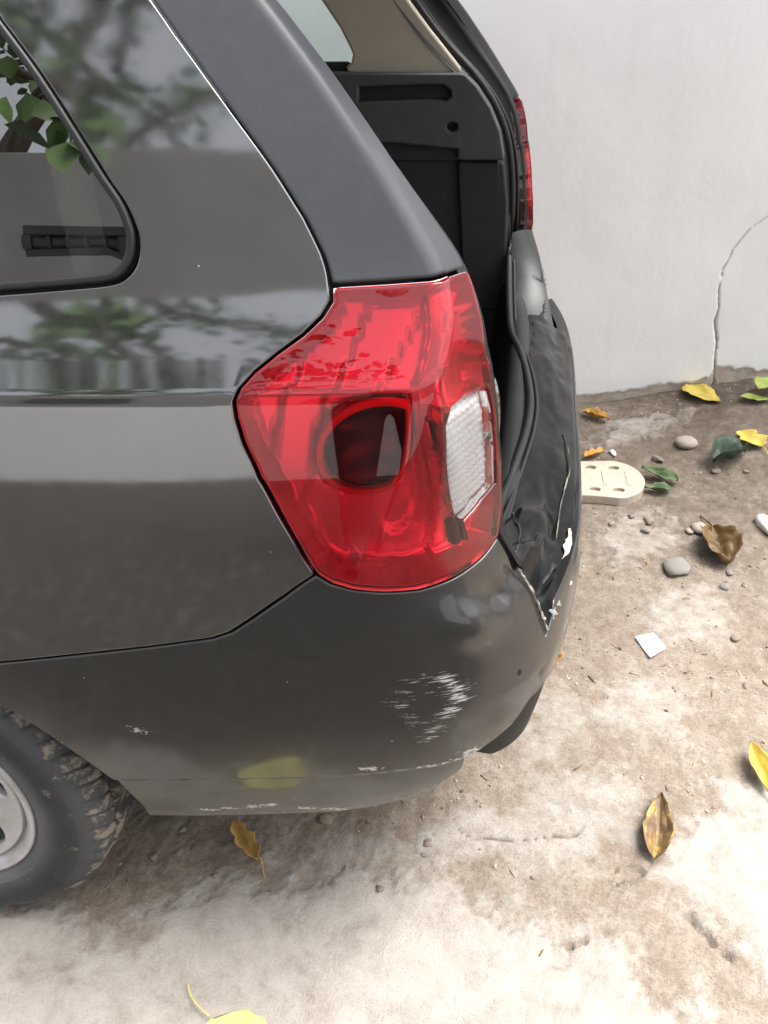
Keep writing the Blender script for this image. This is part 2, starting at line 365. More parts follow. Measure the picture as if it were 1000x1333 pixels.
WALL = mkmesh('plastered_wall', PW.reshape(-1, 3), [], None); fill_grid(WALL, len(wu), len(wz)); vattr(WALL, 'crack', CKW); vattr(WALL, 'bare', BRW)
WALLM = wall_mat(); WALL.data.materials.append(WALLM)
tag(WALL, 'white plastered wall with a curving crack and bare foot beside the car', 'wall')
def wall_body():
    bm = bmesh.new(); pts = [(-9, -.02), (9, -.02), (9, -.24), (-9, -.24)]
    vb = []
    for z in (-.1, 2.6):
        vb.append([bm.verts.new((WP[0]+u*WD[0]+d*WN[0], WP[1]+u*WD[1]+d*WN[1], z)) for u, d in pts])
    for i in range(4): bm.faces.new((vb[0][i], vb[0][(i+1) % 4], vb[1][(i+1) % 4], vb[1][i]))
    bm.faces.new(vb[1]); return bm
bm_obj('masonry_core', wall_body(), WALLM, WALL)

# ------------------------------------------------------------------ car body: one master surface, panels cut from it
def prof(knots, sm):
    zz = np.linspace(.1, 1.75, 1651); k = np.array(knots); v = np.interp(zz, k[:, 0], k[:, 1]); n = int(sm/.001)
    ker = np.hanning(2*n+3); ker /= ker.sum(); return zz, np.convolve(np.pad(v, n+1, 'edge'), ker, 'valid')
ZZ, SL = prof([(.1, -.5), (.30, -.35), (.40, -.16), (.46, -.10), (.60, -.05), (.72, .0), (.82, .035), (.90, .10), (.985, .17), (.998, .78), (1.03, .60), (1.07, .43), (1.12, .30), (1.2, .30), (1.3, .36), (1.5, .46), (1.6, 1.2), (1.75, 2.5)], .014)
Y0 = np.cumsum(SL)*.001; Y0 -= np.interp(.75, ZZ, Y0)
_, XC = prof([(.1, -.08), (.25, .02), (.32, .055), (.42, .078), (.55, .086), (.61, .078), (.68, .045), (.76, .012), (.92, -.003), (1.04, -.022), (1.09, -.04), (1.19, -.112), (1.266, -.175), (1.32, -.225), (1.45, -.36), (1.6, -.52), (1.75, -.7)], .03)
_, RC = prof([(.1, .15), (.6, .14), (.7, .12), (.8, .09), (.9, .04), (1.0, .018), (1.08, .012), (1.12, .012), (1.75, .016)], .03)
CY = .875
y0f = lambda z: np.interp(z, ZZ, Y0); xcf = lambda z: np.interp(z, ZZ, XC); rcf = lambda z: np.interp(z, ZZ, RC)
def side_y(x, z): return y0f(z)+.10*np.maximum(x+1, 0)**2
def rear_x(y, z): return xcf(z)-.1*np.abs((y-CY)/.765)**4
def F(s, z):
    s = np.asarray(s, float); z = np.asarray(z, float); s, z = np.broadcast_arrays(s, z)
    x = np.full(s.shape, -.1)
    for _ in range(14):
        y = side_y(x, z); x = .5*x+.5*rear_x(y, z)
    r = rcf(z); xa = x-r; ya = side_y(xa, z); m = .2*(xa+1); yb = y+r; xb = rear_x(yb, z); k = .4*np.abs((yb-CY)/.765)**3/.765
    b = (yb-ya-m*(xb-xa))/(1-m*k); cx = xb-b*k; cy = yb-b
    t = np.clip(s/.25, 0, 1); q = .66
    p1x, p1y = xa+q*(cx-xa), ya+q*(cy-ya); p2x, p2y = xb+q*(cx-xb), yb+q*(cy-yb); u = 1-t
    bx = u**3*xa+3*u*u*t*p1x+3*u*t*t*p2x+t**3*xb; by = u**3*ya+3*u*u*t*p1y+3*u*t*t*p2y+t**3*yb
    sx = xa+(np.minimum(s, 0)/2.4)*(xa+2.6); sy = side_y(sx, z)
    ry = yb+(np.maximum(s, .25)-.25)/.75*(CY-yb); rx = rear_x(ry, z)
    X_ = np.where(s <= 0, sx, np.where(s <= .25, bx, rx)); Y_ = np.where(s <= 0, sy, np.where(s <= .25, by, ry))
    return np.stack([X_, Y_, z], -1)
SS = np.concatenate([np.linspace(-2.4, -.8, 60)[:-1], np.linspace(-.8, 0, 160)[:-1], np.linspace(0, .25, 50)[:-1], np.linspace(.25, 1, 90)]); ZS = np.linspace(.16, 1.7, 310)
_S, _Z = np.meshgrid(SS, ZS, indexing='ij'); _P = F(_S, _Z).reshape(-1, 3)
BVH = BVHTree.FromPolygons([tuple(p) for p in _P], grid_faces(len(SS), len(ZS)))
def sz(px, py):
    d = ray(px, py); loc, no, idx, dist = BVH.ray_cast(Vector(CAM), Vector(d))
    if loc is None:
        print('MISS', px, py); return None
    i = idx//(len(ZS)-1); z = loc.z; a = F(SS[i], z)[:2]; b = F(SS[i+1], z)[:2]; e = b-a
    t = float(np.clip(((loc.x-a[0])*e[0]+(loc.y-a[1])*e[1])/(e@e), 0, 1)); return (SS[i]+t*(SS[i+1]-SS[i]), z)
def szs(pts):
    return [p if isinstance(p, tuple) and len(p) == 3 and p[0] == 'sz' else sz(*p) for p in pts]
def PL(pts):      # a path of photograph points and ('sz', s, z) points
    out = []
    for p in pts:
        q = (p[1], p[2]) if p[0] == 'sz' else sz(*p)
        if q: out.append(q)
    return out
def resample(poly, step, closed=True):
    out = []; n = len(poly)
    for i in range(n if closed else n-1):
        a = np.array(poly[i]); b = np.array(poly[(i+1) % n]); L = np.hypot(*(b-a)); k = max(1, int(round(L/step)))
        for j in range(k): out.append(tuple(a+(b-a)*j/k))
    if not closed: out.append(tuple(poly[-1]))
    return out
def curve2(pts, n=40): return [tuple(p) for p in smooth_path(np.array(pts), n)]
def inset(poly, d):
    P = np.array(poly); A = .5*np.sum(P[:, 0]*np.roll(P[:, 1], -1)-np.roll(P[:, 0], -1)*P[:, 1]); sg = 1 if A > 0 else -1
    e = np.roll(P, -1, 0)-P; e /= np.linalg.norm(e, axis=1)[:, None]+1e-12; n = np.stack([-e[:, 1], e[:, 0]], 1)*sg; m = n+np.roll(n, 1, 0)
    m /= (np.sum(m*m, 1)[:, None]/2+1e-9); return [tuple(p) for p in P+m*d]
def dirsurf(s, z, off, disp):
    def G(s_, z_):
        return F(s_, z_)
    e = 5e-4; ps = (F(s+e, z)-F(s-e, z)); pz = (F(s, z+e)-F(s, z-e)); n = np.cross(ps, pz); n /= np.linalg.norm(n, axis=-1)[..., None]
    P = F(s, z)
    if disp is None: return P+n*off, n
    D = disp(s, z); P = P+n*(off+D)[..., None]
    e = 1e-3; ds = (disp(s+e, z)-disp(s-e, z)); dz = (disp(s, z+e)-disp(s, z-e))
    ps = ps*(e/5e-4)+n*ds[..., None]; pz = pz*(e/5e-4)+n*dz[..., None]; n2 = np.cross(ps, pz); n2 /= np.linalg.norm(n2, axis=-1)[..., None]
    return P, n2
def panel(name, poly, mat, parent, holes=(), gap=.0013, rr=.0026, lip=.016, step=.016, bstep=.006, off=0., disp=None, dense=None, attrs=None, mirror=False, surf=None):
    rings = [resample(inset(resample(poly, bstep), gap+rr), bstep)]+[resample(inset(resample(h, bstep), -(gap+rr)), bstep) for h in holes]
    pts = []; edges = []
    for r_ in rings:
        b0 = len(pts); pts += r_; edges += [(b0+i, b0+(i+1) % len(r_)) for i in range(len(r_))]
    P = np.array(rings[0]); lo, hi = P.min(0), P.max(0)
    def interior(lo, hi, st):
        gs, gzz = np.meshgrid(np.arange(lo[0]+st/2, hi[0], st), np.arange(lo[1]+st/2, hi[1], st), indexing='ij'); gs = gs.ravel(); gzz = gzz.ravel()
        k = in_poly(gs, gzz, rings[0])
        for h in rings[1:]: k &= ~in_poly(gs, gzz, h)
        gs, gzz = gs[k], gzz[k]; B = np.array(pts[:sum(len(q) for q in rings)])
        keep = np.ones(len(gs), bool)
        for c in range(0, len(gs), 2000):
            dd = ((gs[c:c+2000, None]-B[None, :, 0])**2+(gzz[c:c+2000, None]-B[None, :, 1])**2).min(1); keep[c:c+2000] = dd > (.55*min(st, bstep*1.3))**2
        return gs[keep], gzz[keep]
    a, b = interior(lo, hi, step)
    if dense:
        for (l2, h2, st2) in dense:
            k = (a > l2[0]) & (a < h2[0]) & (b > l2[1]) & (b < h2[1]); a, b = a[~k], b[~k]
            a2, b2 = interior(np.maximum(lo, l2), np.minimum(hi, h2), st2); a = np.concatenate([a, a2]); b = np.concatenate([b, b2])
    allp = pts+list(zip(a.tolist(), b.tolist()))
    vo, eo, fo, ov, oe, of = delaunay_2d_cdt([Vector(p) for p in allp], edges, [], 0, 1e-7)
    V = np.array([tuple(v) for v in vo]); T = np.array([f for f in fo if len(f) == 3]); c = V[T].mean(1)
    k = in_poly(c[:, 0], c[:, 1], rings[0])
    for h in rings[1:]: k &= ~in_poly(c[:, 0], c[:, 1], h)
    T = T[k]; ar = (V[T[:, 1], 0]-V[T[:, 0], 0])*(V[T[:, 2], 1]-V[T[:, 0], 1])-(V[T[:, 2], 0]-V[T[:, 0], 0])*(V[T[:, 1], 1]-V[T[:, 0], 1])
    T[ar < 0] = T[ar < 0][:, ::-1]
    P3, N3 = surf(V[:, 0], V[:, 1]) if surf else dirsurf(V[:, 0], V[:, 1], off, disp)
    # rounded hem round every free edge
    ec = {}
    for t in T:
        for i in range(3):
            e = (t[i], t[(i+1) % 3]); ec[e] = 1
    nxt = {e[0]: e[1] for e in ec if (e[1], e[0]) not in ec}; prv = {b_: a_ for a_, b_ in nxt.items()}
    bl = list(nxt.keys()); bi = np.array(bl); tn = P3[[nxt[q] for q in bl]]-P3[[prv.get(q, q) for q in bl]]
    tn /= np.linalg.norm(tn, axis=1)[:, None]+1e-9; out = np.cross(tn, N3[bi]); out /= np.linalg.norm(out, axis=1)[:, None]+1e-9
    V3 = [P3]; NN = [N3]; base = len(P3); ix = {q: i for i, q in enumerate(bl)}; faces = [tuple(t) for t in T]; prev = {q: q for q in bl}
    for (th, dn) in ((30, 0), (60, 0), (90, 0), (90, lip)):
        a_ = R(th); V3.append(P3[bi]+out*rr*math.sin(a_)-N3[bi]*(rr*(1-math.cos(a_))+dn)); NN.append(N3[bi]*math.cos(a_)+out*math.sin(a_))
        cur = {q: base+ix[q] for q in bl}
        for q in bl: faces.append((prev[nxt[q]], prev[q], cur[q], cur[nxt[q]]))
        prev = cur; base += len(bl)
    V3 = np.concatenate(V3); NN = np.concatenate(NN)
    if mirror == 'both':
        n0 = len(V3); V4 = V3.copy(); V4[:, 1] = 2*CY-V4[:, 1]; N4 = NN.copy(); N4[:, 1] *= -1
        faces = faces+[tuple(i+n0 for i in f[::-1]) for f in faces]; V3 = np.concatenate([V3, V4]); NN = np.concatenate([NN, N4])
    o = mkmesh(name, V3, faces, mat, parent, True, NN)
    if attrs:
        for nm, fn in attrs.items():
            val = np.zeros(len(V3)); val[:len(V)] = fn(V[:, 0], V[:, 1])
            for r_ in range(4): val[len(V)+r_*len(bl):len(V)+(r_+1)*len(bl)] = val[bi]
            vattr(o, nm, val)
    if mirror is True:
        V4 = V3.copy(); V4[:, 1] = 2*CY-V4[:, 1]; N4 = NN.copy(); N4[:, 1] *= -1
        o2 = mkmesh(name, V4, [f[::-1] for f in faces], mat, parent, True, N4); return o, o2
    return o

CARR = bpy.data.objects.new('car', None); COL.objects.link(CARR); CARR.location = (0, 0, 0)
tag(CARR, 'dark grey estate car with open tailgate and torn rear bumper', 'car')

# outlines (points of the photograph laid on the body surface)
LAMP_SIDE = PL([(430, 372), (432, 392), (420, 412), (395, 436), (362, 460), (332, 484), (312, 506), (305, 522), (308, 545), (318, 578), (338, 622), (362, 665), (388, 710), (412, 748)])
LAMP_BOT = PL([(412, 748), (432, 760), (460, 768), (500, 771), (545, 768), (590, 752), (625, 728), (648, 698)])
LAMP_REAR = PL([(652, 660), (651, 600), (645, 540), (636, 470), (622, 400), (606, 350)])
LAMP_TOP = PL([(606, 350), (580, 357), (556, 364), (500, 368), (430, 372)])
PIL_F = PL([(198, 0), (230, 46), (270, 101), (315, 163), (360, 225), (398, 285), (420, 330), (430, 372)])
PIL_R = PL([(606, 350), (560, 275), (510, 204), (470, 145), (430, 88), (362, 0)])
SEAM = PL([(412, 748), (370, 777), (325, 808), (300, 824), (275, 832), (200, 842), (100, 853), (0, 863)])
ARCH_ = PL([(0, 918), (60, 955), (110, 990), (150, 1020), (175, 1045), (192, 1066)])
BOT = PL([(192, 1066), (260, 1067), (340, 1065), (430, 1062), (480, 1056), (530, 1045), (575, 1025), (605, 1003), (609, 986), (640, 966), (668, 942), (690, 910)])
GLASS = PL([(0, 25), (45, 85), (90, 153), (135, 225), (160, 262), (172, 288), (178, 310), (176, 338), (164, 358), (144, 368), (90, 374), (0, 381)])
GLASS = curve2(GLASS, 70)

HOLE = GLASS+[(-.47, 1.0815), (-.9, 1.075), (-1.02, 1.08), (-1.06, 1.11), (-1.06, 1.40), (-1.02, 1.445), (-.9, 1.455), (-.35, 1.455), (-.27, 1.445), (-.243, 1.42), (-.235, 1.38)]
ARCHC = (-.93, .29); AR = .372
def s_of_x(x, z):
    xa = float(F(0., z)[0]); return 2.4*(x-xa)/(xa+2.6)
ARCH_TOP = []                                # the rest of the wheel arch, from the bumper's end over the wheel to the sill
a0 = math.atan2(SEAM[-1][1]-ARCHC[1], -.63-ARCHC[0])
for a in np.linspace(R(63), R(185), 40):
    zz_ = ARCHC[1]+AR*math.sin(a); ARCH_TOP.append((s_of_x(ARCHC[0]+AR*math.cos(a), zz_), zz_))
ARCH_JOIN = ARCH_TOP[0]
QP = PIL_F[::-1]+[(-.072, 1.42), (-.07, 1.52), (-1.38, 1.52), (-1.38, .30)]+ARCH_TOP[::-1]+[(SEAM[-1][0]-.03, SEAM[-1][1]-.006)]+SEAM[::-1]+LAMP_SIDE[::-1][1:-1]
def wav(s, z): return (fbm(s, z, 3.1, 2, 61)-.5)*.0022+(fbm(s, z, 9, 2, 63)-.5)*.0005
panel('quarter_panel', QP, PAINT, CARR, holes=[HOLE], step=.022, disp=wav, mirror=True)
panel('door', [(-1.395, 1.52), (-2.4, 1.52), (-2.4, .30), (-1.395, .30)], PAINT, CARR, step=.05, mirror=True, bstep=.02)
panel('window_seal', inset(resample(HOLE, .008), .001), RUBBER, CARR, holes=[inset(resample(HOLE, .008), .0095)], step=.01, off=.003, rr=.0035, lip=.012, gap=0, mirror=True)
gl, gr = panel('quarter_window', inset(resample(HOLE, .008), .006), TINT, CARR, step=.03, off=-.003, rr=.001, lip=.001, gap=0, mirror=True)
gr.data.materials.clear(); gr.data.materials.append(TINT2)
PP = PIL_F[::-1]+[(-.072, 1.42), (-.07, 1.52), (.2, 1.52), (.203, 1.42)]+PIL_R[::-1]+LAMP_TOP[1:-1]
pil1, pil2 = panel('pillar_trim', PP, PILLAR, CARR, step=.014, off=.001, mirror=True, rr=.004); pil2.location.x = .016
# roof
rx = np.linspace(-2.6, -.40, 30); ry = np.linspace(0, 1, 25); RV = []
for x in rx:
    yl = float(side_y(min(x, -.6), 1.52))+.004
    for t in ry: RV.append((x-.03*math.sin(math.pi*t)*0+(.12*math.sin(math.pi*t) if x > -.5 else 0), yl+(2*CY-2*yl)*t, 1.515+.09*(1-abs(2*t-1)**4)))
mkmesh('roof', RV, grid_faces(len(rx), len(ry)), PAINT, CARR)
mkmesh('headliner', [(a, b, c-.03) for a, b, c in RV], grid_faces(len(rx), len(ry)), BEIGE, CARR)

# ------------------------------------------------------------------ tail lamps
LAMPP = LAMP_SIDE+LAMP_BOT[1:]+LAMP_REAR+LAMP_TOP[1:-1]
REV = PL([(577, 560), (584, 535), (603, 518), (630, 505), (636, 530), (640, 575), (641, 628), (622, 650), (600, 676), (590, 672), (583, 640), (578, 600)])
lens, lens2 = panel('tail_lamp', LAMPP, REDLENS, CARR, holes=[REV], step=.012, off=.004, rr=.005, lip=.030, gap=.0015, mirror=True)
lens2.location.x = .016
BC = sz(492, 596)
def rho(s, z, c=BC): return np.hypot((s-c[0])*.85, z-c[1])
def housing(s, z):
    tub = .031*sstep(.013, .001, pdist(s, z, LAMPP))
    d = np.hypot((s-BC[0]-.10)*.85, (z-BC[1])*.55); ter = d/.036; fl = np.floor(ter); fr = sstep(.80, .97, ter-fl)
    return tub+.0075*(np.minimum(fl+fr, 6)-4)*sstep(.004, .02, pdist(s, z, LAMPP))+.008*sstep(.985, 1.0, z)-.018*sstep(.062, .050, rho(s, z))
hp = inset(resample(LAMPP, .01), .003)
def two(name, poly, mat, **kw):
    a, b = panel(name, poly, mat, lens, mirror=True, **kw); b.parent = lens2; return a, b
two('lamp_housing', hp, LAMPREFL, step=.006, off=-.034, rr=.001, lip=.001, gap=0, disp=housing)
circ = lambda c, r, n=40, k=.85: [(c[0]+r*math.cos(2*math.pi*i/n)/k, c[1]+r*math.sin(2*math.pi*i/n)) for i in range(n)]
two('bulb_bowl', circ(BC, .046), LAMPDARK, step=.006, off=-.030, rr=.003, lip=.004, gap=0, disp=lambda s, z: -.016*(1-(rho(s, z)/.046)**2))
two('bowl_ring', circ(BC, .054), LAMPRED, holes=[circ(BC, .047)], step=.006, off=-.022, rr=.0025, lip=.010, gap=0)
two('reversing_lens', REV, CLEARLENS, step=.01, off=.0045, rr=.004, lip=.012, gap=.0008)
two('reversing_prism', inset(resample(REV, .008), .002), CHROME, step=.0025, off=-.008, rr=.001, lip=.004, gap=0, bstep=.004,
    disp=lambda s, z: .0022*np.abs(np.sin(s*330+z*120))*np.abs(np.sin(z*360))+.004*sstep(.055, .0, np.hypot(s-REV[0][0]-.015, z-REV[0][1]+.03)))

# ------------------------------------------------------------------ bumper
TEAR = PL([(656, 712), (672, 738), (690, 768), (703, 797), (708, 812), (712, 826)])
REARTOP = [(TEAR[-1][0]+.05, .622), (.45, .612), (.55, .606), (.63, .612), (.72, .605), (.86, .607), (1.0, .605)]
BP = LAMP_BOT+TEAR+REARTOP+[(1.0, .40), (.7, .43), (.4, .50)]+BOT[::-1]+ARCH_[::-1][1:]+[ARCH_JOIN, (SEAM[-1][0]-.03, SEAM[-1][1]-.006)]+SEAM[::-1][:-1]
CRE = PL([(158, 1017), (230, 1017), (300, 1016), (400, 1014), (470, 1010), (530, 1003), (580, 995), (606, 986)]); CRE = np.array(sorted(CRE))
zc = lambda s: np.interp(s, CRE[:, 0], CRE[:, 1])
D1, D2, D3 = sz(648, 772), sz(612, 812), sz(668, 745)
ga = lambda s, z, c, r: np.exp(-(((s-c[0])*.9)**2+(z-c[1])**2)/r**2)
def bdisp(s, z):
    d = (fbm(s, z, 4, 2, 71)-.5)*.003
    d = d-.0045*sstep(.003, -.004, z-zc(s))-.009*ga(s, z, D1, .022)+.016*ga(s, z, D2, .036)-.006*ga(s, z, D3, .018)
    return d+(fbm(s, z, 14, 2, 73)-.5)*.005*sstep(.16, .24, s)*sstep(.6, .68, z)
SCF = [(sz(a, b), w_) for a, b, w_ in ((575, 880, .62), (588, 886, .85), (595, 896, 1.05), (598, 908, 1.1), (592, 922, 1.05), (580, 932, .9), (560, 881, .62), (540, 888, .6), (527, 902, .66), (521, 918, .62), (524, 932, .5), (545, 940, .55), (566, 948, .6), (556, 962, .5), (545, 915, .42), (565, 905, .35), (572, 940, .6))]
def scuff(s, z):
    m = np.zeros(np.shape(s))
    for c, w_ in SCF: m = np.maximum(m, w_*np.exp(-(((s-c[0])*.75)**2+(z-c[1])**2)/.0105**2))
    return m
CHP = [sz(a, b) for a, b in ((300, 1056), (330, 1054), (350, 1052), (400, 1056), (430, 1057), (445, 1058), (270, 1058), (614, 981), (600, 988), (585, 993), (560, 998), (484, 1000), (618, 975), (180, 952), (70, 918), (85, 905))]
def chip(s, z):
    m = np.zeros(np.shape(s))
    for c in CHP: m = np.maximum(m, 1.15*np.exp(-(((s-c[0])*.30)**2+(z-c[1])**2)/.0065**2))
    return m
def grime(s, z):
    b = np.interp(s, [p[0] for p in BOT], [p[1] for p in BOT]); ax = np.array([p for p in ARCH_])
    d = np.full(np.shape(s), 9.)
    for p in resample([tuple(q) for q in ARCH_], .02, False): d = np.minimum(d, np.hypot(s-p[0], z-p[1]))
    return np.clip(sstep(.045, .0, z-b)*.55*(s < .15)+.3*sstep(.10, 0., d)*fbm(s, z, 14, 3, 81), 0, 1)
l2 = np.array(CHP+[c for c, w_ in SCF])
bump = panel('bumper', BP, BPAINT, CARR, step=.018, disp=bdisp, lip=.02, rr=.003, attrs={'scuff': scuff, 'chip': chip, 'grime': grime},
             dense=[((sz(515, 915)[0], sz(560, 975)[1]), (sz(605, 915)[0], sz(560, 872)[1]), .005), ((-.34, .26), (-.02, .345), .006), ((-.45, .37), (.09, .47), .0045), ((-.45, .345), (.09, .37), .009), ((.15, .6), (.30, .76), .008)], mirror='both')
bmat2 = BPAINT
# lower black valance showing where the skin has come away
VAL = [(p[0], p[1]+.03) for p in BOT[7:]]+[(.4, .55), (1.0, .45), (1.0, .30), (.5, .33), (.25, .36), (.13, .40)]
panel('lower_valance', VAL, BLACK, bump, off=-.014, step=.02, lip=.01, mirror=True)
panel('sensor_hole_shade', circ(sz(676, 875), .0065, 16, 1.4), BLACK, bump, off=.0004, rr=.001, lip=.001, gap=0, step=.004)  # black disc standing in for the shade inside a sensor hole
# crumpled black ledge under the tailgate
ly = np.linspace(.15, 1.285, 195); lv = np.linspace(0, 1, 22); LV = []
def sill_x(y): return rear_x(y, .62)-.10+.03*sstep(.30, .14, y)
def ledge_z(y, v):
    e = sstep(.42, .14, y)
    return .645+.085*e*(1-v)**1.2-.042*v**1.6+.004
for y in ly:
    for v in lv:
        xe = rear_x(y, .60)-.004; x = sill_x(y)+(xe-sill_x(y))*v; z = float(ledge_z(y, v))
        a = sstep(.62, .25, y)
        z += (float(fbm(np.array([y*3.0]), np.array([v*1.1]), 2.6, 3, 91)[0])-.5)*(.020+.065*a)*math.sin(math.pi*min(1, v*.9+.05))
        if v > .97: z -= .012
        if y < .36 or y > 2*CY-.36:
            c_ = F(np.linspace(-.1, .5, 90), np.full(90, z-.004)); x = min(x, float(np.interp(min(y, 2*CY-y), c_[:, 1], c_[:, 0]))-.014)
        LV.append((x, y, z))
led = mkmesh('bumper_ledge', LV, grid_faces(len(ly), len(lv)), GLOSSBLK, bump)
# torn paint along the ledge and the corner: thin jagged ribbons
def ribbon(name, P, wid, mat, parent, seed, nrm):
    rg = random.Random(seed); P = smooth_path(P, 46); V = []; Fc = []; n = np.array(nrm, float); n /= np.linalg.norm(n)
    for i, p in enumerate(P):
        t = P[min(i+1, len(P)-1)]-P[max(i-1, 0)]; t /= np.linalg.norm(t)+1e-9; b = np.cross(t, n); k = math.sin(math.pi*i/(len(P)-1))**.5
        q_ = fbm(np.array([i*.5, i*.5+40.]), np.array([seed*3.3]*2), .55, 3, seed); a1, a2 = wid*k*max(.05, float(q_[0])*2.4-.55), wid*k*max(.05, float(q_[1])*2.4-.55); j = np.array([rg.uniform(-1, 1)*.0006 for _ in range(3)])
        V += [p+b*a1+j, p+n*.0022*k+j, p-b*a2+j, p-n*.003]
    for i in range(len(P)-1):
        for k in range(4): Fc.append((4*i+k, 4*i+(k+1) % 4, 4*i+4+(k+1) % 4, 4*i+4+k))
    return mkmesh(name, V, Fc, mat, parent, False)
def lp(px, py, up=.004):      # onto the ledge
    d = ray(px, py); o = led.data
    loc, no, i_, ds = LBVH.ray_cast(Vector(CAM), Vector(d))
    if loc is None: P = at(px, py, 2, .61); return P
    return np.array(loc+no*(up if no.dot(Vector(d)) < 0 else -up))
LBVH = BVHTree.FromPolygons(LV, grid_faces(len(ly), len(lv)))
NU = (.3, -.5, .8)
ribbon('torn_paint', [lp(a, b) for a, b in ((733, 565), (738, 590), (740, 612), (735, 635), (728, 665), (724, 690), (725, 704))], .0016, CREAMPAINT, bump, 1, NU)
ribbon('torn_paint', [lp(a, b) for a, b in ((742, 690), (739, 712), (736, 735), (731, 752), (724, 768), (720, 790))], .014, CREAMPAINT, bump, 2, NU)
ribbon('torn_paint', [lp(a, b) for a, b in ((732, 745), (727, 770), (722, 790), (720, 806))], .008, FLAKE, bump, 3, NU)
ribbon('torn_paint', [np.array(F(*p))+np.array([.002, -.003, .003]) for p in TEAR[1:]], .0034, CREAMPAINT, bump, 4, NU)
ribbon('crack', [lp(a, b) for a, b in ((660, 655), (668, 672), (676, 690), (674, 710), (668, 722))], .0012, FLAKE, bump, 5, NU)
mf = lambda s, z: np.array([F(s, z)[0], 2*CY-F(s, z)[1], z])
ribbon('torn_paint', [at(a, b, 1, 1.47) for a, b in ((702, 345), (707, 358), (708, 372), (711, 385))], .006, FLAKE, bump, 6, (.2, -1, .3))
ribbon('torn_paint', [at(a, b, 1, 1.36) for a, b in ((711, 390), (708, 408), (713, 425), (719, 440))], .011, FLAKE, bump, 7, (.2, -1, .3))

Lc = smooth_path([at(667, 303, 1, 1.50), at(664, 350, 1, 1.47), at(662, 395, 1, 1.40), at(670, 446, 1, 1.26)], 30); Rc = smooth_path([at(693, 300, 1, 1.56), at(704, 340, 1, 1.52), at(714, 390, 1, 1.43), at(725, 446, 1, 1.30)], 30)
CV = []
for i in range(30):
    for t in np.linspace(0, 1, 16):
        p = Lc[i]*(1-t)+Rc[i]*t; p = p+np.array([.25, -.7, .55])*.013*math.sin(math.pi*t)**.8; CV.append(p+np.array([0, 0, -.03*(max(0, i-25)/4)**2]))
mkmesh('corner_cover', CV, grid_faces(30, 16), JAMB, bump)
# ------------------------------------------------------------------ boot opening: seal, jamb, sill, interior
ye = 1.515
SR = [at(a, b, 1, ye) for a, b in ((480, -95), (512, -45), (545, 8), (580, 55), (618, 97), (643, 133), (659, 172), (666, 215), (667, 270), (663, 325))]
SB = [at(a, b, 2, .655) for a, b in ((664, 420), (676, 455), (686, 490), (690, 525), (685, 560), (672, 600), (657, 640))]+[np.array([-.085, .20, .70]), np.array([-.11, .17, .80])]
sp_ = smooth_path(SR+SB, 150)
for k in range(1): sp_[1:-1] = (sp_[:-2]+sp_[2:]+sp_[1:-1]*2)/4
V_, F_ = tube(sp_, .0085, 12); seal = mkmesh('boot_seal', V_, F_, RUBBER, CARR)
V_, F_ = tube([p+np.array([.013, .004, -.004]) for p in sp_], .0042, 8); mkmesh('seal_lip', V_, F_, RUBBER, seal)
# right and left jambs: seal -> gutter -> outer edge
SRp = smooth_path(SR, 60); zs_ = np.linspace(.64, 1.5, 80); JV = []
zr = SRp[::-1, 2]
edge_s = np.array(sorted([(p[1], p[0]) for p in LAMP_REAR+PIL_R+[(.203, 1.42), (.2, 1.55), (.27, .70), (.26, .6)]]))
for z in zs_:
    xi = float(np.interp(z, zr, SRp[::-1, 0])); se = float(np.interp(z, edge_s[:, 0], edge_s[:, 1])); o_ = F(se, z); xo, yo = o_[0]+.016, 2*CY-o_[1]
    for t, dx, dy in ((-.25, -.02, -.012), (0, -.004, 0), (.15, -.012, .016), (.4, -.014, .022), (.55, .0, .012), (.8, -.004, .004), (1.0, -.026, .003)):
        JV.append((xi+(xo-xi)*t+dx, ye+(yo-ye)*t+dy-.004, z))
for mir in (0, 1):
    vv = [(a, 2*CY-b if mir else b, c) for a, b, c in JV]; mkmesh('opening_jamb', vv, grid_faces(len(zs_), 7), JAMB, CARR)
# sill wall under the seal and boot floor
sy = np.linspace(.16, 2*CY-.16, 50); SV = []
for y in sy:
    x0 = float(sill_x(y)); 
    for dx, z in ((.004, .652), (-.012, .660), (-.03, .655), (-.04, .63), (-.05, .42)): SV.append((x0+dx, y, z))
mkmesh('boot_sill', SV, grid_faces(len(sy), 5), TRIMDK, CARR)
bm_obj('boot_floor', box_mesh((-1.9, .14, .36), (-.14, 2*CY-.14, .42)), CARPET, CARR)
bm_obj('underbody', box_mesh((-2.5, .30, .24), (-.40, 2*CY-.30, .30)), BLACK, CARR)
bm_obj('rear_seat', box_mesh((-1.45, .22, .42), (-1.30, 2*CY-.22, 1.12), .04), CARPET, CARR, True)
bm_obj('inner_trim', box_mesh((-1.3, .19, .42), (-.22, .22, 1.02), .01), TRIMDK, CARR)
def flat(name, px_poly, y, mat, parent, thick=.02, holes=(), bev=.004, bow=0.):
    """a moulded trim panel lying in an upright plane along the car"""
    def tr(p): q = at(p[0], p[1], 1, y); return (q[0], q[2])
    sf = lambda a, b: (np.stack([a, np.full(len(a), y-thick), b], -1), np.repeat(np.array([[0., -1., 0.]]), len(a), 0))
    return panel(name, [tr(p) for p in px_poly], mat, parent, holes=[[tr(p) for p in h] for h in holes], gap=0, rr=bev, lip=thick, step=.04, bstep=.01, surf=sf)
slot = [(470, 112), (560, 108), (580, 109), (588, 116), (589, 124), (582, 129), (560, 127), (470, 130)]
screw = [(590+7*math.cos(a), 163+6*math.sin(a)) for a in np.linspace(0, 2*math.pi, 14)[:-1]]
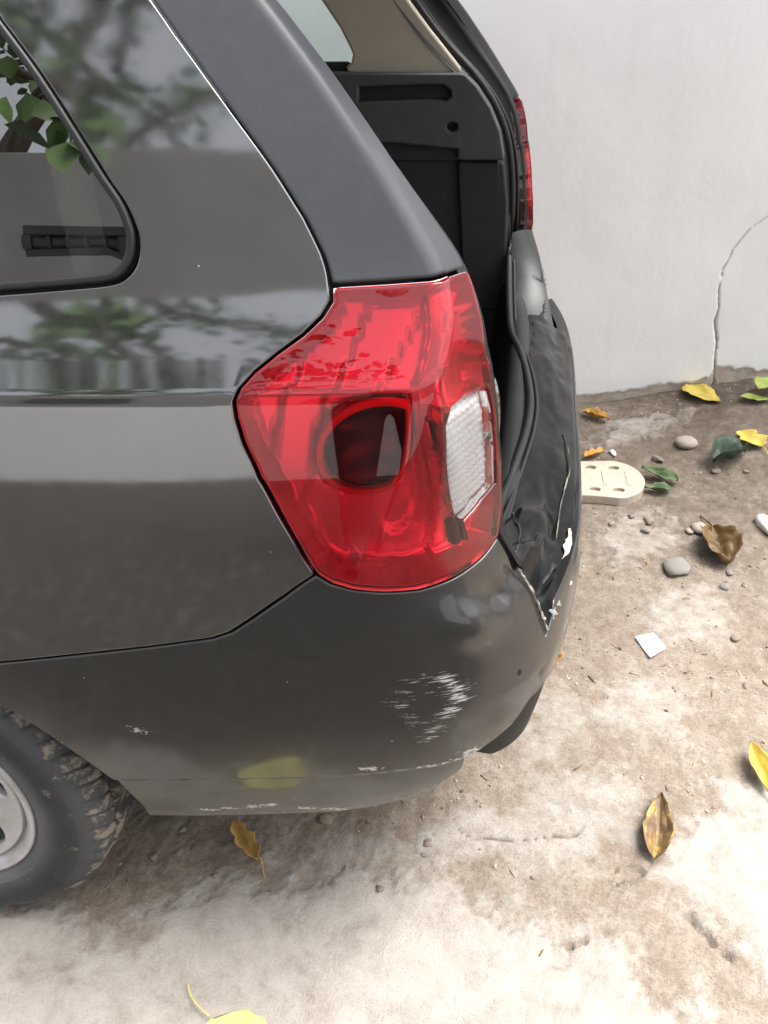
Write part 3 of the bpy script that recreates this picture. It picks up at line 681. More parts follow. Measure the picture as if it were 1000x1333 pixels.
tg = flat('side_trim', [(330, 92), (606, 94), (622, 110), (640, 138), (652, 168), (658, 206), (597, 206), (597, 192), (520, 184), (330, 182)], 1.50, TRIM, CARR, .03, [slot, screw], .006)
bm_obj('trim_recess', box_mesh((-.75, 1.496, .955), (-.20, 1.506, 1.14), .001), TRIMDK, tg)
lt = flat('lower_trim', [(330, 176), (658, 200), (666, 260), (664, 330), (655, 420), (640, 520), (330, 520)], 1.53, TRIMDK, CARR, .02)
flat('storage_lid', [(596, 207), (657, 209), (662, 262), (660, 330), (655, 400), (604, 400)], 1.512, TRIMDK, CARR, .02, (), .008)
flat('pillar_cover', [(422, 0), (446, 36), (459, 62), (462, 70), (460, 80), (452, 86), (455, 93), (470, 97), (608, 95), (590, 72), (560, 34), (538, 4), (470, -95), (370, -95)], 1.525, BEIGE, CARR, .03, (), .008)
flat('window_ledge', [(330, 80), (458, 80), (454, 94), (330, 94)], 1.535, TRIMDK, CARR, .02)

# ------------------------------------------------------------------ raised tailgate
tu = np.linspace(0, 1, 26); tv = np.linspace(0, 1, 25)
def gate(u, v, d):
    hw_ = .60+.06*math.sin(math.pi*u)-.02*u; y = CY+(2*v-1)*hw_; edge = 1-abs(2*v-1)**6
    return (-.42+1.02*u-d*.1, y, 1.60+.30*u+.10*math.sin(math.pi*u*.9)*edge*1.0+.03*edge-d)
glu = lambda u, v: .12 < u < .50 and .12 < v < .88
def shell(f, d, keep):
    V = [gate(u, v, d) for u in tu for v in tv]; Q = [q for k, q in enumerate(grid_faces(26, 25)) if keep((tu[k//24]+.02), tv[k % 24]+.02)]
    ids = sorted({i for q in Q for i in q}); mp = {a: b for b, a in enumerate(ids)}; return [V[i] for i in ids], [tuple(mp[i] for i in q) for q in Q]
V_, F_ = shell(gate, 0, lambda u, v: not glu(u, v)); tgate = mkmesh('tailgate', V_, F_, PAINT, CARR)
V_, F_ = shell(gate, .05, lambda u, v: not glu(u, v)); mkmesh('tailgate_trim', V_, F_, TRIMDK, tgate)
V_, F_ = shell(gate, .01, glu); mkmesh('rear_window', V_, F_, TINT, tgate)
# ------------------------------------------------------------------ wheel
WC = np.array([-.912, .034, .308])
tp = smooth_path([(.186, .026), (.197, .014), (.210, .006), (.228, .002), (.250, 0), (.270, .003), (.284, .009), (.293, .017), (.300, .026), (.305, .036), (.309, .06), (.311, .0925), (.309, .125), (.305, .149), (.298, .163), (.28, .178), (.25, .185), (.2, .17)], 110)
NS = 800; an = np.arange(NS)/NS*2*math.pi; TV = np.zeros((NS, len(tp), 3)); LAT = np.zeros((NS, len(tp)))
for j, (r_, yy) in enumerate(tp):
    rr_ = np.full(NS, r_)
    if r_ > .281:
        ph = (an*58/(2*math.pi)+yy*14+.0) % 1; lat = sstep(.0, .03, ph)*sstep(.14, .10, ph)
        sh = sstep(.283, .292, r_)*(1 if yy < .056 else 0)*1.0
        rr_ = rr_-.0042*lat*sh; LAT[:, j] = lat*sh
        if yy > .064: ph2 = (an*48/(2*math.pi)-yy*22) % 1; rr_ = rr_-.006*sstep(0, .05, ph2)*sstep(.22, .16, ph2)*(1 if yy < .115 or .132 < yy < .165 else 0)
        rr_ = rr_-.0075*(sstep(.0525, .0555, yy)*sstep(.0645, .0615, yy)+sstep(.112, .115, yy)*sstep(.126, .123, yy))
    if .262 < r_ < .268 and yy < .02: rr_ = rr_+.0
    lift = .0035*math.exp(-((r_-.217)/.004)**2)+.0022*math.exp(-((r_-.262)/.0025)**2)+.0022*math.exp(-((r_-.270)/.0025)**2) if yy < .02 else 0
    TV[:, j, 0] = WC[0]+rr_*np.cos(an); TV[:, j, 1] = WC[1]+yy-lift; TV[:, j, 2] = WC[2]+rr_*np.sin(an)
flatz = .004; sq = np.maximum(flatz-TV[..., 2], 0); TV[..., 2] = np.maximum(TV[..., 2], flatz)
def tyre_mat():
    a = NT('tyre_rubber'); v = a.coord(); n = a.noise(v, 34, 6, .7); n2 = a.noise(v, 9, 4); md = a.attr('mud').outputs['Fac']
    c = a.mix(a.ramp(n2, [(.3, g3(0)), (.75, g3(1))]), (.014, .015, .017), (.042, .043, .046))
    c = a.mix(a.math('MULTIPLY', a.attr('dust').outputs['Fac'], a.math('ADD', n2, .15)), c, (.17, .17, .172))
    m = a.ramp(a.math('ADD', n, a.math('MULTIPLY', a.math('SUBTRACT', md, .5), .16)), [(.56, g3(0)), (.66, g3(.85))])
    a.set(Base_Color=a.mix(m, c, (.30, .255, .205)), Roughness=.72); a.bump(a.math('ADD', n, a.noise(v, 300, 2)), .15, .003); return a.m
wheel_bm = bmesh.new()
whl = bm_obj('wheel', box_mesh((WC[0]-.09, WC[1]+.075, WC[2]-.09), (WC[0]+.09, WC[1]+.17, WC[2]+.09), .03), BLACK, CARR)
tyre = mkmesh('tyre', TV.reshape(-1, 3), grid_faces(NS, len(tp), True), tyre_mat(), whl)
rad = np.repeat(tp[None, :, 0], NS, 0); yyy = np.repeat(tp[None, :, 1], NS, 0)
vattr(tyre, 'dust', np.clip(sstep(.245, .205, rad)*.9+.35*sstep(.255, .285, rad), 0, 1)*(yyy < .05)); vattr(tyre, 'mud', np.clip(sstep(.281, .297, rad)*(1-.3*sstep(.06, .1, yyy))+.12-1.5*LAT, -1.5, 1))  # mud on the shoulder; groove shade is coloured in by leaving it out
rp = smooth_path([(.178, .10), (.180, .05), (.184, .026), (.192, .018), (.197, .015), (.1975, .010), (.193, .007), (.186, .010), (.181, .018), (.176, .026), (.170, .030)], 40)
RV2 = [(WC[0]+r_*math.cos(a), WC[1]+yy, WC[2]+r_*math.sin(a)) for a in an[::8] for r_, yy in rp]
rim = mkmesh('rim', RV2, grid_faces(NS//8, len(rp), True), ALLOY, whl)
h0 = at(3, 1082, 1, WC[1]+.04); ha = math.atan2(h0[2]-WC[2], h0[0]-WC[0]); hr = math.hypot(h0[2]-WC[2], h0[0]-WC[0])
def spokes():
    outer = [(.173*math.cos(t), .173*math.sin(t)) for t in np.linspace(0, 2*math.pi, 90)[:-1]]; P = list(outer); E_ = [(i, (i+1) % 89) for i in range(89)]; hol = []
    for k in range(6):
        c = ha+k*math.pi/3; h = []
        for t in np.linspace(0, 2*math.pi, 25)[:-1]:
            q = .132+.027*math.sin(t)*(1 if math.sin(t) > 0 else 1.2); w_ = c+math.cos(t)*(.21+.06*math.sin(t)); h.append((q*math.cos(w_), q*math.sin(w_)))
        hol.append(h); b = len(P); P += h; E_ += [(b+i, b+(i+1) % 24) for i in range(24)]
    for rr_ in (.03, .06, .09, .155, .165):
        for t in np.linspace(0, 2*math.pi, 41)[:-1]: 
            q = (rr_*math.cos(t), rr_*math.sin(t))
            if not any(in_poly(q[0], q[1], h) for h in hol): P.append(q)
    vo, eo, fo, *_ = delaunay_2d_cdt([Vector(p) for p in P], E_, [], 0, 1e-7); V = np.array([tuple(v) for v in vo]); bm = bmesh.new()
    vv = [bm.verts.new((WC[0]+v[0], WC[1]+.030+.022*math.exp(-((np.hypot(*v)-.10)/.05)**2)-.010*math.exp(-(np.hypot(*v)/.05)**2), WC[2]+v[1])) for v in V]
    for f in fo:
        c = V[list(f)].mean(0)
        if not any(in_poly(c[0], c[1], h) for h in hol): bm.faces.new([vv[i] for i in f])
    bmesh.ops.recalc_face_normals(bm, faces=bm.faces)
    if sum(f.normal.y for f in bm.faces) > 0: bmesh.ops.reverse_faces(bm, faces=bm.faces)
    r_ = bmesh.ops.extrude_face_region(bm, geom=bm.faces[:])
    for v in [g for g in r_['geom'] if isinstance(g, bmesh.types.BMVert)]: v.co.y -= .016
    bmesh.ops.recalc_face_normals(bm, faces=bm.faces)
    ed = [e for e in bm.edges if e.is_manifold and e.calc_face_angle(0) > .9]
    bmesh.ops.bevel(bm, geom=ed, offset=.004, segments=3, affect='EDGES', profile=.5); return bm
o = bm_obj('spokes', spokes(), ALLOY, whl, True)
# wheel arch liner
LN = [(ARCHC[0]+(AR+.02)*math.cos(a), y, ARCHC[1]+(AR+.02)*math.sin(a)) for a in np.linspace(R(14), R(190), 40) for y in (.05, .12, .24, .245)]
LN = [(p if i % 4 != 3 else (ARCHC[0], .26, ARCHC[1])) for i, p in enumerate(LN)]
mkmesh('arch_liner', LN, grid_faces(40, 4), BLACK, CARR)

# ------------------------------------------------------------------ the side of the lane behind the photographer (seen in the paint and glass)
bmn = box_mesh((-7, -2.9, -.1), (6, -2.62, 2.42), .01)
NWM = mat_plastic('boundary_plaster', (.25, .242, .232), .9, .15, 3, .2)
NW = bm_obj('boundary_wall', bmn, NWM); tag(NW, 'long grey boundary wall with an added white reflection band across the lane from the car', 'wall')
bm_obj('added_white_band', box_mesh((-7, -2.625, -.1), (6, -2.60, 1.15), .006), WALLM, NW)  # unseen band, added to brighten the strip mirrored in the body side
IRON = mat_plastic('iron', (.02, .02, .022), .5)
SHUT = mat_plastic('window_dark', (.03, .032, .035), .25)
bw = bmesh.new()
wn = bpy.data.objects.new('barred_window', None); COL.objects.link(wn); wn.location = (0, 0, 0); tag(wn, 'dark barred window set in the boundary wall across the lane', 'window')
bm_obj('pane', box_mesh((-1.62, -2.63, 1.55), (-1.15, -2.605, 2.03), .002), SHUT, wn)
for k, (lo, hi) in enumerate((((-1.66, -2.63, 1.51), (-1.11, -2.58, 1.56)), ((-1.66, -2.63, 2.02), (-1.11, -2.58, 2.06)), ((-1.67, -2.63, 1.56), (-1.62, -2.581, 2.02)), ((-1.15, -2.63, 1.56), (-1.10, -2.581, 2.02)))):
    bm_obj('frame', box_mesh(lo, hi, .004), IRON, wn)
for k in range(4): bm_obj('bar', box_mesh((-1.535+k*.1, -2.60, 1.555), (-1.515+k*.1, -2.585, 2.025), .002), IRON, wn)

def leafcol(name, stops, rough=.55, sss=0.):
    a = NT(name); v = a.coord('Generated'); n = a.noise(v, 3.0, 5, .65); n2 = a.noise(a.coord('Object'), 120, 3)
    a.set(Base_Color=a.ramp(a.math('ADD', a.math('MULTIPLY', n, .8), a.math('MULTIPLY', n2, .2)), stops), Roughness=rough); a.bump(n2, .2, .002); return a.m
GREEN = leafcol('leaf_green', [(.3, (.04, .08, .018, 1)), (.6, (.09, .17, .035, 1)), (.75, (.18, .25, .05, 1))])
BARK = mat_plastic('bark', (.10, .075, .055), .9, .4, 30, .5)
def leaf_quads(centres, size, rng, droop=.4):
    n = len(centres); V = np.zeros((n, 6, 3)); base = np.array([[0, 0, 0], [.35, .42, .06], [.8, .30, .02], [1.1, 0, -.1], [.8, -.30, .02], [.35, -.42, .06]])
    for i, c in enumerate(centres):
        a, b, g = rng.uniform(0, 6.28), rng.normal(droop, .5), rng.normal(0, .6); s_ = size*rng.uniform(.6, 1.25)
        m = Matrix.Rotation(a, 3, 'Z') @ Matrix.Rotation(b, 3, 'Y') @ Matrix.Rotation(g, 3, 'X'); V[i] = np.array(c)+(base*s_) @ np.array(m).T
    Fc = []
    for i in range(n): k = 6*i; Fc += [(k, k+1, k+2, k+3), (k, k+3, k+4, k+5)]
    return V.reshape(-1, 3), Fc
tree = bpy.data.objects.new('broadleaf_tree', None); COL.objects.link(tree); tree.location = (-2.3, -3.5, 0); tag(tree, 'broadleaf tree overhanging the boundary wall across the lane', 'tree')
def tpart(nm, V, Fc, m): return mkmesh(nm, [np.array(v)-np.array([-2.3, -3.5, 0]) for v in V], Fc, m, tree)
tk = smooth_path([(-2.3, -3.5, -.1), (-2.26, -3.5, 1.2), (-2.2, -3.42, 2.4), (-1.7, -3.3, 3.6), (-1.4, -3.2, 4.8)], 30); V_, F_ = tube(tk, np.linspace(.15, .05, 30), 10); tpart('trunk', V_, F_, BARK)
LC = []; limbs = [((-2.2, -3.42, 2.4), (-1.6, -2.5, 2.75), (-1.15, -1.75, 2.35), (-1.02, -1.5, 1.98)), ((-1.5, -3.4, 2.6), (-.7, -3.3, 3.3), (-.1, -3.2, 3.5)), ((-1.45, -3.35, 3.0), (-2.2, -3.0, 3.4), (-3.0, -2.8, 3.4)), ((-1.4, -3.3, 3.4), (-1.1, -2.6, 3.9), (-.7, -2.2, 3.9)), ((-1.35, -3.2, 4.0), (-.5, -3.4, 4.6), (.4, -3.6, 4.9)), ((-1.4, -3.3, 3.2), (-1.7, -2.4, 3.3), (-1.8, -1.9, 2.9))]
rg = np.random.default_rng(5)
for i, L in enumerate(limbs):
    P = smooth_path(L, 26); V_, F_ = tube(P, np.linspace(.05 if i else .03, .006, 26), 7); tpart('limb', V_, F_, BARK)
    for k, p in enumerate(P[5:]):
        for _ in range(5 if i else 0):
            LC.append(p+rg.normal(0, 1, 3)*np.array([.13, .13, .11]))
for _ in range(9):
    c = np.array([rg.uniform(-3.4, .2), rg.uniform(-3.9, -2.9), rg.uniform(3.3, 5.4)]); LC += [c+rg.normal(0, 1, 3)*.17 for _ in range(45)]
V_, F_ = leaf_quads(LC, .12, rg); cr_ = tpart('crown', V_, F_, GREEN)
P = smooth_path(limbs[0], 26); V_, F_ = leaf_quads([p+rg.normal(0, 1, 3)*np.array([.13, .10, .12]) for p in P[12:] for _ in range(2)], .17, rg, .9); tpart('hanging_leaves', V_, F_, GREEN)

# ------------------------------------------------------------------ litter on the ground
GV = BVHTree.FromPolygons([tuple(p) for p in np.stack([X[::2, ::2].ravel(), Y[::2, ::2].ravel(), H[::2, ::2].ravel()], 1)], grid_faces(len(gx[::2]), len(gy[::2])))
def gp(px, py):
    loc, n, i, d = GV.ray_cast(Vector(CAM), Vector(ray(px, py))); return np.array(loc)
def ghit(x, y):
    loc, n, i, d = GV.ray_cast(Vector((x, y, 2.0)), Vector((0, 0, -1))); return (loc.z if loc else 0.)
YEL = [(.3, (.42, .31, .05, 1)), (.55, (.55, .44, .09, 1)), (.75, (.45, .30, .07, 1))]
LM = {'yellow': leafcol('leaf_yellow', YEL), 'lime': leafcol('leaf_lime', [(.3, (.16, .23, .04, 1)), (.6, (.32, .37, .08, 1)), (.8, (.42, .42, .12, 1))]),
      'pale': leafcol('leaf_pale', [(.3, (.50, .46, .16, 1)), (.6, (.62, .56, .24, 1)), (.8, (.62, .52, .2, 1))]),
      'brown': leafcol('leaf_brown', [(.3, (.07, .04, .018, 1)), (.55, (.15, .09, .03, 1)), (.8, (.22, .145, .055, 1))]),
      'mottled': leafcol('leaf_mottled', [(.40, (.10, .06, .035, 1)), (.54, (.24, .155, .07, 1)), (.60, (.48, .35, .06, 1)), (.8, (.40, .30, .09, 1))]),
      'tan': leafcol('leaf_tan', [(.3, (.38, .22, .07, 1)), (.6, (.52, .34, .11, 1)), (.8, (.58, .44, .2, 1))]),
      'dark': leafcol('leaf_dark', [(.3, (.012, .028, .014, 1)), (.6, (.03, .06, .028, 1)), (.8, (.06, .10, .05, 1))]),
      'green': leafcol('leaf_dull', [(.3, (.05, .085, .03, 1)), (.6, (.11, .16, .07, 1)), (.8, (.22, .28, .16, 1))]),
      'orange': leafcol('leaf_orange', [(.3, (.35, .15, .03, 1)), (.6, (.55, .30, .06, 1)), (.8, (.62, .42, .15, 1))])}
def leaf(name, label, p0, p1, wid, mat, shape='ovate', curl=.3, fold=.3, lift=.004, stem=.3, seed=0, bend=0.):
    """base and tip given as photograph points; wid = half width as a share of the length"""
    A, B = gp(*p0), gp(*p1); ax = B-A; L = np.linalg.norm(ax[:2]); th = math.atan2(ax[1], ax[0]); rg = np.random.default_rng(seed+100)
    nu, nv = 25, 13; V = []
    for i in range(nu):
        t = i/(nu-1)
        if shape == 'ovate': w_ = math.sin(math.pi*min(1, t**.72))**.8*(1-.12*t)
        elif shape == 'narrow': w_ = math.sin(math.pi*t**.9)**1.1
        elif shape == 'lobed': w_ = math.sin(math.pi*t**.8)**.6*(.62+.38*abs(math.cos(t*math.pi*2.6)))
        elif shape == 'oak': w_ = math.sin(math.pi*t**.85)**.7*(.55+.45*abs(math.sin(t*math.pi*3.2)))
        else: w_ = math.sin(math.pi*t)**.45
        w_ *= wid*(1+rg.uniform(-.07, .05))
        for j in range(nv):
            v = 2*j/(nv-1)-1; z = fold*abs(v)*w_+curl*(v*v)*w_*.7+curl*.35*(t-.45)**2*1.6+(.06*math.sin(8*t+4*v+seed)*math.cos(5*v-3*t)+.025*math.sin(17*t-9*v) if shape == 'crumple' else 0)+.02*math.sin(9*t+3*v+seed)+.012*math.sin(21*v*t+seed*2)
            V.append((t*L, (v*w_+bend*math.sin(math.pi*t))*L, z*L))
    bm = bmesh.new(); vv = [bm.verts.new(v) for v in V]
    for f in grid_faces(nu, nv): 
        try: bm.faces.new([vv[k] for k in f])
        except ValueError: pass
    bmesh.ops.remove_doubles(bm, verts=bm.verts[:], dist=L*.004)
    th_ = bmesh.ops.solidify(bm, geom=bm.faces[:], thickness=.0009)
    me = bpy.data.meshes.new(name); bm.to_mesh(me); bm.free(); me.polygons.foreach_set('use_smooth', [True]*len(me.polygons)); me.materials.append(LM[mat])
    o = bpy.data.objects.new(name, me); COL.objects.link(o); zl = max(ghit(A[0]+ax[0]*t, A[1]+ax[1]*t) for t in (0, .25, .5, .75, 1))*.6+.4*ghit(A[0]+ax[0]*.5, A[1]+ax[1]*.5)
    o.location = (A[0], A[1], zl+lift); o.rotation_euler = (rg.uniform(-.08, .08), 0, th)
    if stem:
        sp = [(t*stem*L*-1, .05*L*math.sin(t*3+seed), (curl*.35*.45**2*1.6)*L*(1-t)) for t in np.linspace(0, 1, 9)]
        V_, F_ = tube([(.04*L, 0, .11*curl*L)]+sp, [L*.016]*5+[L*.014]*5, 6); mkmesh('stalk', V_, F_, LM[mat], o)
    return tag(o, label, 'leaf')
leaf('fallen_leaf', 'smooth bright yellow leaf lying at the foot of the cracked wall', (890, 508), (937, 527), .30, 'yellow', 'ovate', .12, .10, .010, .3, 1)
leaf('fallen_leaf', 'yellow green leaf on the soil under the wall crack', (962, 522), (1004, 524), .22, 'lime', 'ovate', .2, .15, .01, 0, 2)
leaf('fallen_leaf', 'upright bright green leaf leaning on the yellow green one', (985, 520), (1012, 503), .42, 'lime', 'ovate', .3, .3, .02, 0, 3)
leaf('fallen_leaf', 'small lobed yellow leaf on dark soil near the wall', (990, 586), (962, 566), .42, 'yellow', 'lobed', .25, .2, .006, .35, 4)
leaf('fallen_leaf', 'crumpled dark green leaf between the yellow leaf and the pale sole', (926, 612), (968, 592), .36, 'dark', 'crumple', .8, .9, .006, 0, 5)
leaf('fallen_leaf', 'dull green leaf tucked against the end of the pale sole', (882, 632), (834, 618), .22, 'green', 'ovate', .5, .3, .012, 0, 6)
leaf('fallen_leaf', 'grey green curled leaf touching the tip of the pale sole', (874, 642), (836, 640), .24, 'green', 'ovate', .7, .5, .006, 0, 7)
leaf('fallen_leaf', 'curled dark brown leaf with a raised midrib beside grey stones', (925, 694), (946, 742), .30, 'brown', 'crumple', .6, .55, .006, .5, 8)
leaf('fallen_leaf', 'large mottled brown and yellow leaf on pale concrete', (852, 1124), (860, 1040), .19, 'mottled', 'ovate', .5, .55, .006, 0, 9)
leaf('fallen_leaf', 'folded yellow leaf with long stalk on grey concrete', (998, 1036), (974, 976), .17, 'yellow', 'narrow', .7, .8, .006, .5, 10)
leaf('fallen_leaf', 'dry tan oak shaped leaf lying under the bumper edge', (336, 1124), (302, 1076), .20, 'tan', 'oak', .6, .6, .006, .35, 11)
leaf('fallen_leaf', 'orange curled leaf scrap poking out behind the bumper corner', (722, 846), (710, 880), .26, 'orange', 'oak', .7, .5, .006, 0, 12)
leaf('fallen_leaf', 'dry russet leaf scrap in the soil where wall and bumper meet', (757, 541), (792, 549), .26, 'orange', 'oak', .7, .6, .006, 0, 13)
leaf('fallen_leaf', 'second russet leaf scrap lower down beside the bumper', (760, 600), (788, 590), .2, 'orange', 'oak', .7, .6, .006, 0, 14)
leaf('fallen_leaf', 'large pale yellow green leaf on the bright concrete, long curved stalk', (278, 1330), (335, 1480), .42, 'pale', 'ovate', .15, .12, .008, 0, 15)
P_ = smooth_path([gp(274, 1328)+np.array([0, 0, .012]), gp(258, 1313)+np.array([0, 0, .012]), gp(249, 1298)+np.array([0, 0, .010]), gp(245, 1284)+np.array([0, 0, .007])], 14)
lf = [o for o in bpy.data.objects if o.get('label', '').startswith('large pale')][0]
V_, F_ = tube(P_, .0016, 6); st_ = mkmesh('stalk', V_, F_, LM['pale']); st_.parent = lf; st_.matrix_parent_inverse = (Matrix.Translation(lf.location) @ lf.rotation_euler.to_matrix().to_4x4()).inverted()
# pale rubber sole half under the car
def sole():
    A, B = gp(742, 632), gp(838, 632); W_ = np.linalg.norm(gp(800, 608)-gp(800, 657)); c = (A+B)/2; d = B-A; L = np.hypot(d[0], d[1])*1.9; th = math.atan2(d[1], d[0])
    hw = W_*.5; out = []
    for t in np.linspace(0, 1, 60): 
        w_ = hw*(1.0-.10*math.sin(t*math.pi*1.0)) if True else 0
        out.append((-L*(1-t)+0, w_))
    cap = [(hw*.9*math.sin(a)-hw*.9, hw*math.cos(a)) for a in np.linspace(0, math.pi, 24)]
    top = [(x, hw*(1-.10*math.exp(-((x+L*.45)/(.2*L))**2))) for x in np.linspace(-L, -hw*.95, 30)]
    bot = [(x, -y) for x, y in top[::-1]]; outer = top+cap[1:-1]+bot; P = list(outer); n = len(P); E_ = [(i, (i+1) % n) for i in range(n)]; hol = []
    for x in np.arange(-.75*hw, -L+hw*.4, -hw*.62):
        for sg in (-1, 1):
            h = [(x+hw*.15*math.cos(a), sg*hw*.58+hw*.11*math.sin(a)) for a in np.linspace(0, 2*math.pi, 13)[:-1]]; hol.append(h); b = len(P); P += h; E_ += [(b+i, b+(i+1) % 12) for i in range(12)]
    vo, eo, fo, *_ = delaunay_2d_cdt([Vector(p) for p in P], E_, [], 0, 1e-7); V = np.array([tuple(v) for v in vo]); bm = bmesh.new(); vv = [bm.verts.new((v[0], v[1], .016)) for v in V]
    for f in fo:
        q = V[list(f)].mean(0)
        if in_poly(q[0], q[1], outer) and not any(in_poly(q[0], q[1], h) for h in hol): bm.faces.new([vv[i] for i in f])
    bmesh.ops.recalc_face_normals(bm, faces=bm.faces)
    if sum(f.normal.z for f in bm.faces) < 0: bmesh.ops.reverse_faces(bm, faces=bm.faces)
    r_ = bmesh.ops.extrude_face_region(bm, geom=bm.faces[:])
    for v in [g for g in r_['geom'] if isinstance(g, bmesh.types.BMVert)]: v.co.z += .012
    bmesh.ops.recalc_face_normals(bm, faces=bm.faces)
    bmesh.ops.bevel(bm, geom=[e for e in bm.edges if e.is_manifold and e.calc_face_angle(0) > 1 and min(v.co.z for v in e.verts) > .02], offset=.003, segments=3, affect='EDGES', profile=.5)
    SOLEM = mat_plastic('sole_rubber', (.50, .425, .345), .65, .12, 60, .1)
    o = bm_obj('shoe_sole', bm, SOLEM); z = max(ghit(*(A[:2]*(1-t)+B[:2]*t)) for t in np.linspace(0, 1, 6)); o.location = (B[0], B[1], z-.006); o.rotation_euler = (0, 0, th)
    base = bmesh.new(); vb = [base.verts.new((x*.999, y*.985, 0)) for x, y in outer]; f = base.faces.new(vb); r2 = bmesh.ops.extrude_face_region(base, geom=[f])
    for v in [g for g in r2['geom'] if isinstance(g, bmesh.types.BMVert)]: v.co.z += .017
    bmesh.ops.recalc_face_normals(base, faces=base.faces); bm_obj('sole_base', base, SOLEM, o)
    rb = bmesh.new()
    for x in np.arange(-.45*hw, -L+hw*.4, -hw*.62):
        g_ = bmesh.ops.create_cube(rb, size=1)
        for v in g_['verts']: v.co = Vector((x+v.co.x*hw*.07, v.co.y*hw*.75, .0285+v.co.z*.003))
    bm_obj('tread_ribs', rb, SOLEM, o)['kind'] = 'stuff'
    tag(o, 'cream coloured perforated shoe sole sticking out from behind the bumper', 'shoe sole')
sole()
# paper, stones, gravel
PAPER = mat_plastic('paper', (.78, .77, .72), .8, .05, 20, .1)
def scrap(name, label, pts, h, mat, seed, cat):
    P = [gp(*p) for p in pts]; c = sum(P)/len(P); rg = np.random.default_rng(seed); n = 9; V = []
    a, b, d, e = P
    for i in range(n):
        for j in range(n):
            u, v = i/(n-1), j/(n-1); q = a*(1-u)*(1-v)+b*u*(1-v)+d*u*v+e*(1-u)*v; V.append((q[0]-c[0], q[1]-c[1], h*(.3+math.sin(u*3.1+seed)*math.cos(v*2.7)*.5+rg.uniform(-.08, .08))))
    bm = bmesh.new(); vv = [bm.verts.new(v) for v in V]
    for f in grid_faces(n, n): bm.faces.new([vv[k] for k in f])
    bmesh.ops.solidify(bm, geom=bm.faces[:], thickness=.0012); o = bm_obj(name, bm, mat); o.location = (c[0], c[1], max(p[2] for p in P)+.005); return tag(o, label, cat)
scrap('paper_scrap', 'square white paper scrap lying flat on the dirt', [(826, 832), (846, 859), (867, 847), (850, 826)], .006, PAPER, 3, 'paper')
STM = [mat_plastic('stone_grey', (.25, .232, .21), .95, .35, 60, .5), mat_plastic('stone_tan', (.28, .23, .18), .95, .35, 60, .5), mat_plastic('stone_pale', (.36, .32, .265), .9, .3, 50, .4), mat_plastic('chip_white', (.75, .74, .72), .6, .1, 40, .1)]
def rock_mesh(seed, flatn=.5, sub=2):
    bm = bmesh.new(); bmesh.ops.create_icosphere(bm, subdivisions=sub, radius=1); rg = np.random.default_rng(seed); k = rg.normal(0, 1, (6, 3)); ph = rg.uniform(0, 6, 6)
    for v in bm.verts:
        c = np.array(v.co); d = 1+.24*sum(math.sin(float(k[i]@c)*1.7+ph[i]) for i in range(6))/2; v.co = Vector(c*d*np.array([1, 1, flatn]))
    return bm
def stone(label, px, py, wpx, hpx, m, seed, flatn=.45, name='stone', cat='stone', group=None, sink=.35):
    c = gp(px, py); w_ = np.linalg.norm(gp(px-wpx/2, py)-gp(px+wpx/2, py))/2; h_ = np.linalg.norm(gp(px, py-hpx/2)-gp(px, py+hpx/2))/2
    o = bm_obj(name, rock_mesh(seed, flatn), STM[m], None, True); o.scale = (w_, h_, min(w_, h_)); o.location = (c[0], c[1], ghit(c[0], c[1])+min(w_, h_)*flatn*(1-sink)); o.rotation_euler = (0, 0, YAW)
    return tag(o, label, cat, group)
stone('smooth oval pale stone on the soil near the yellow leaf', 890, 580, 30, 15, 2, 1)
stone('flat grey stone beside the concrete remnant on the dirt', 878, 738, 38, 24, 0, 2, .3)
stone('small rounded pale stone touching the curled brown leaf side', 912, 690, 20, 13, 2, 3)
stone('tiny pale pebble next to the rounded pale stone', 897, 693, 11, 8, 2, 4)
stone('bright white chip at the edge of the soil', 998, 690, 22, 24, 3, 5, .8, 'white_chip', 'chip')
stone('small white pebble on the soil beside the russet scraps', 798, 591, 6, 10, 3, 6, .8)
stone('orange brown wood chip on the gravelly dirt', 958, 832, 13, 9, 1, 7, .5, 'wood_chip', 'chip')
stone('tan stone fragment beneath the bumper by the dry leaf', 425, 1068, 18, 12, 1, 8, .5)
rg = np.random.default_rng(77); ns = 0
for px, py in [(rg.uniform(765, 1000), rg.uniform(560, 900)) for _ in range(12)]+[(rg.uniform(200, 640), rg.uniform(1078, 1160)) for _ in range(8)]:
    stone('small brown grey pebble scattered in the dirt', px, py, rg.uniform(7, 13), rg.uniform(5, 9), int(rg.integers(0, 2)), 20+ns % 9, .55, 'pebble', 'pebble', 'pebbles scattered in the dirt'); ns += 1
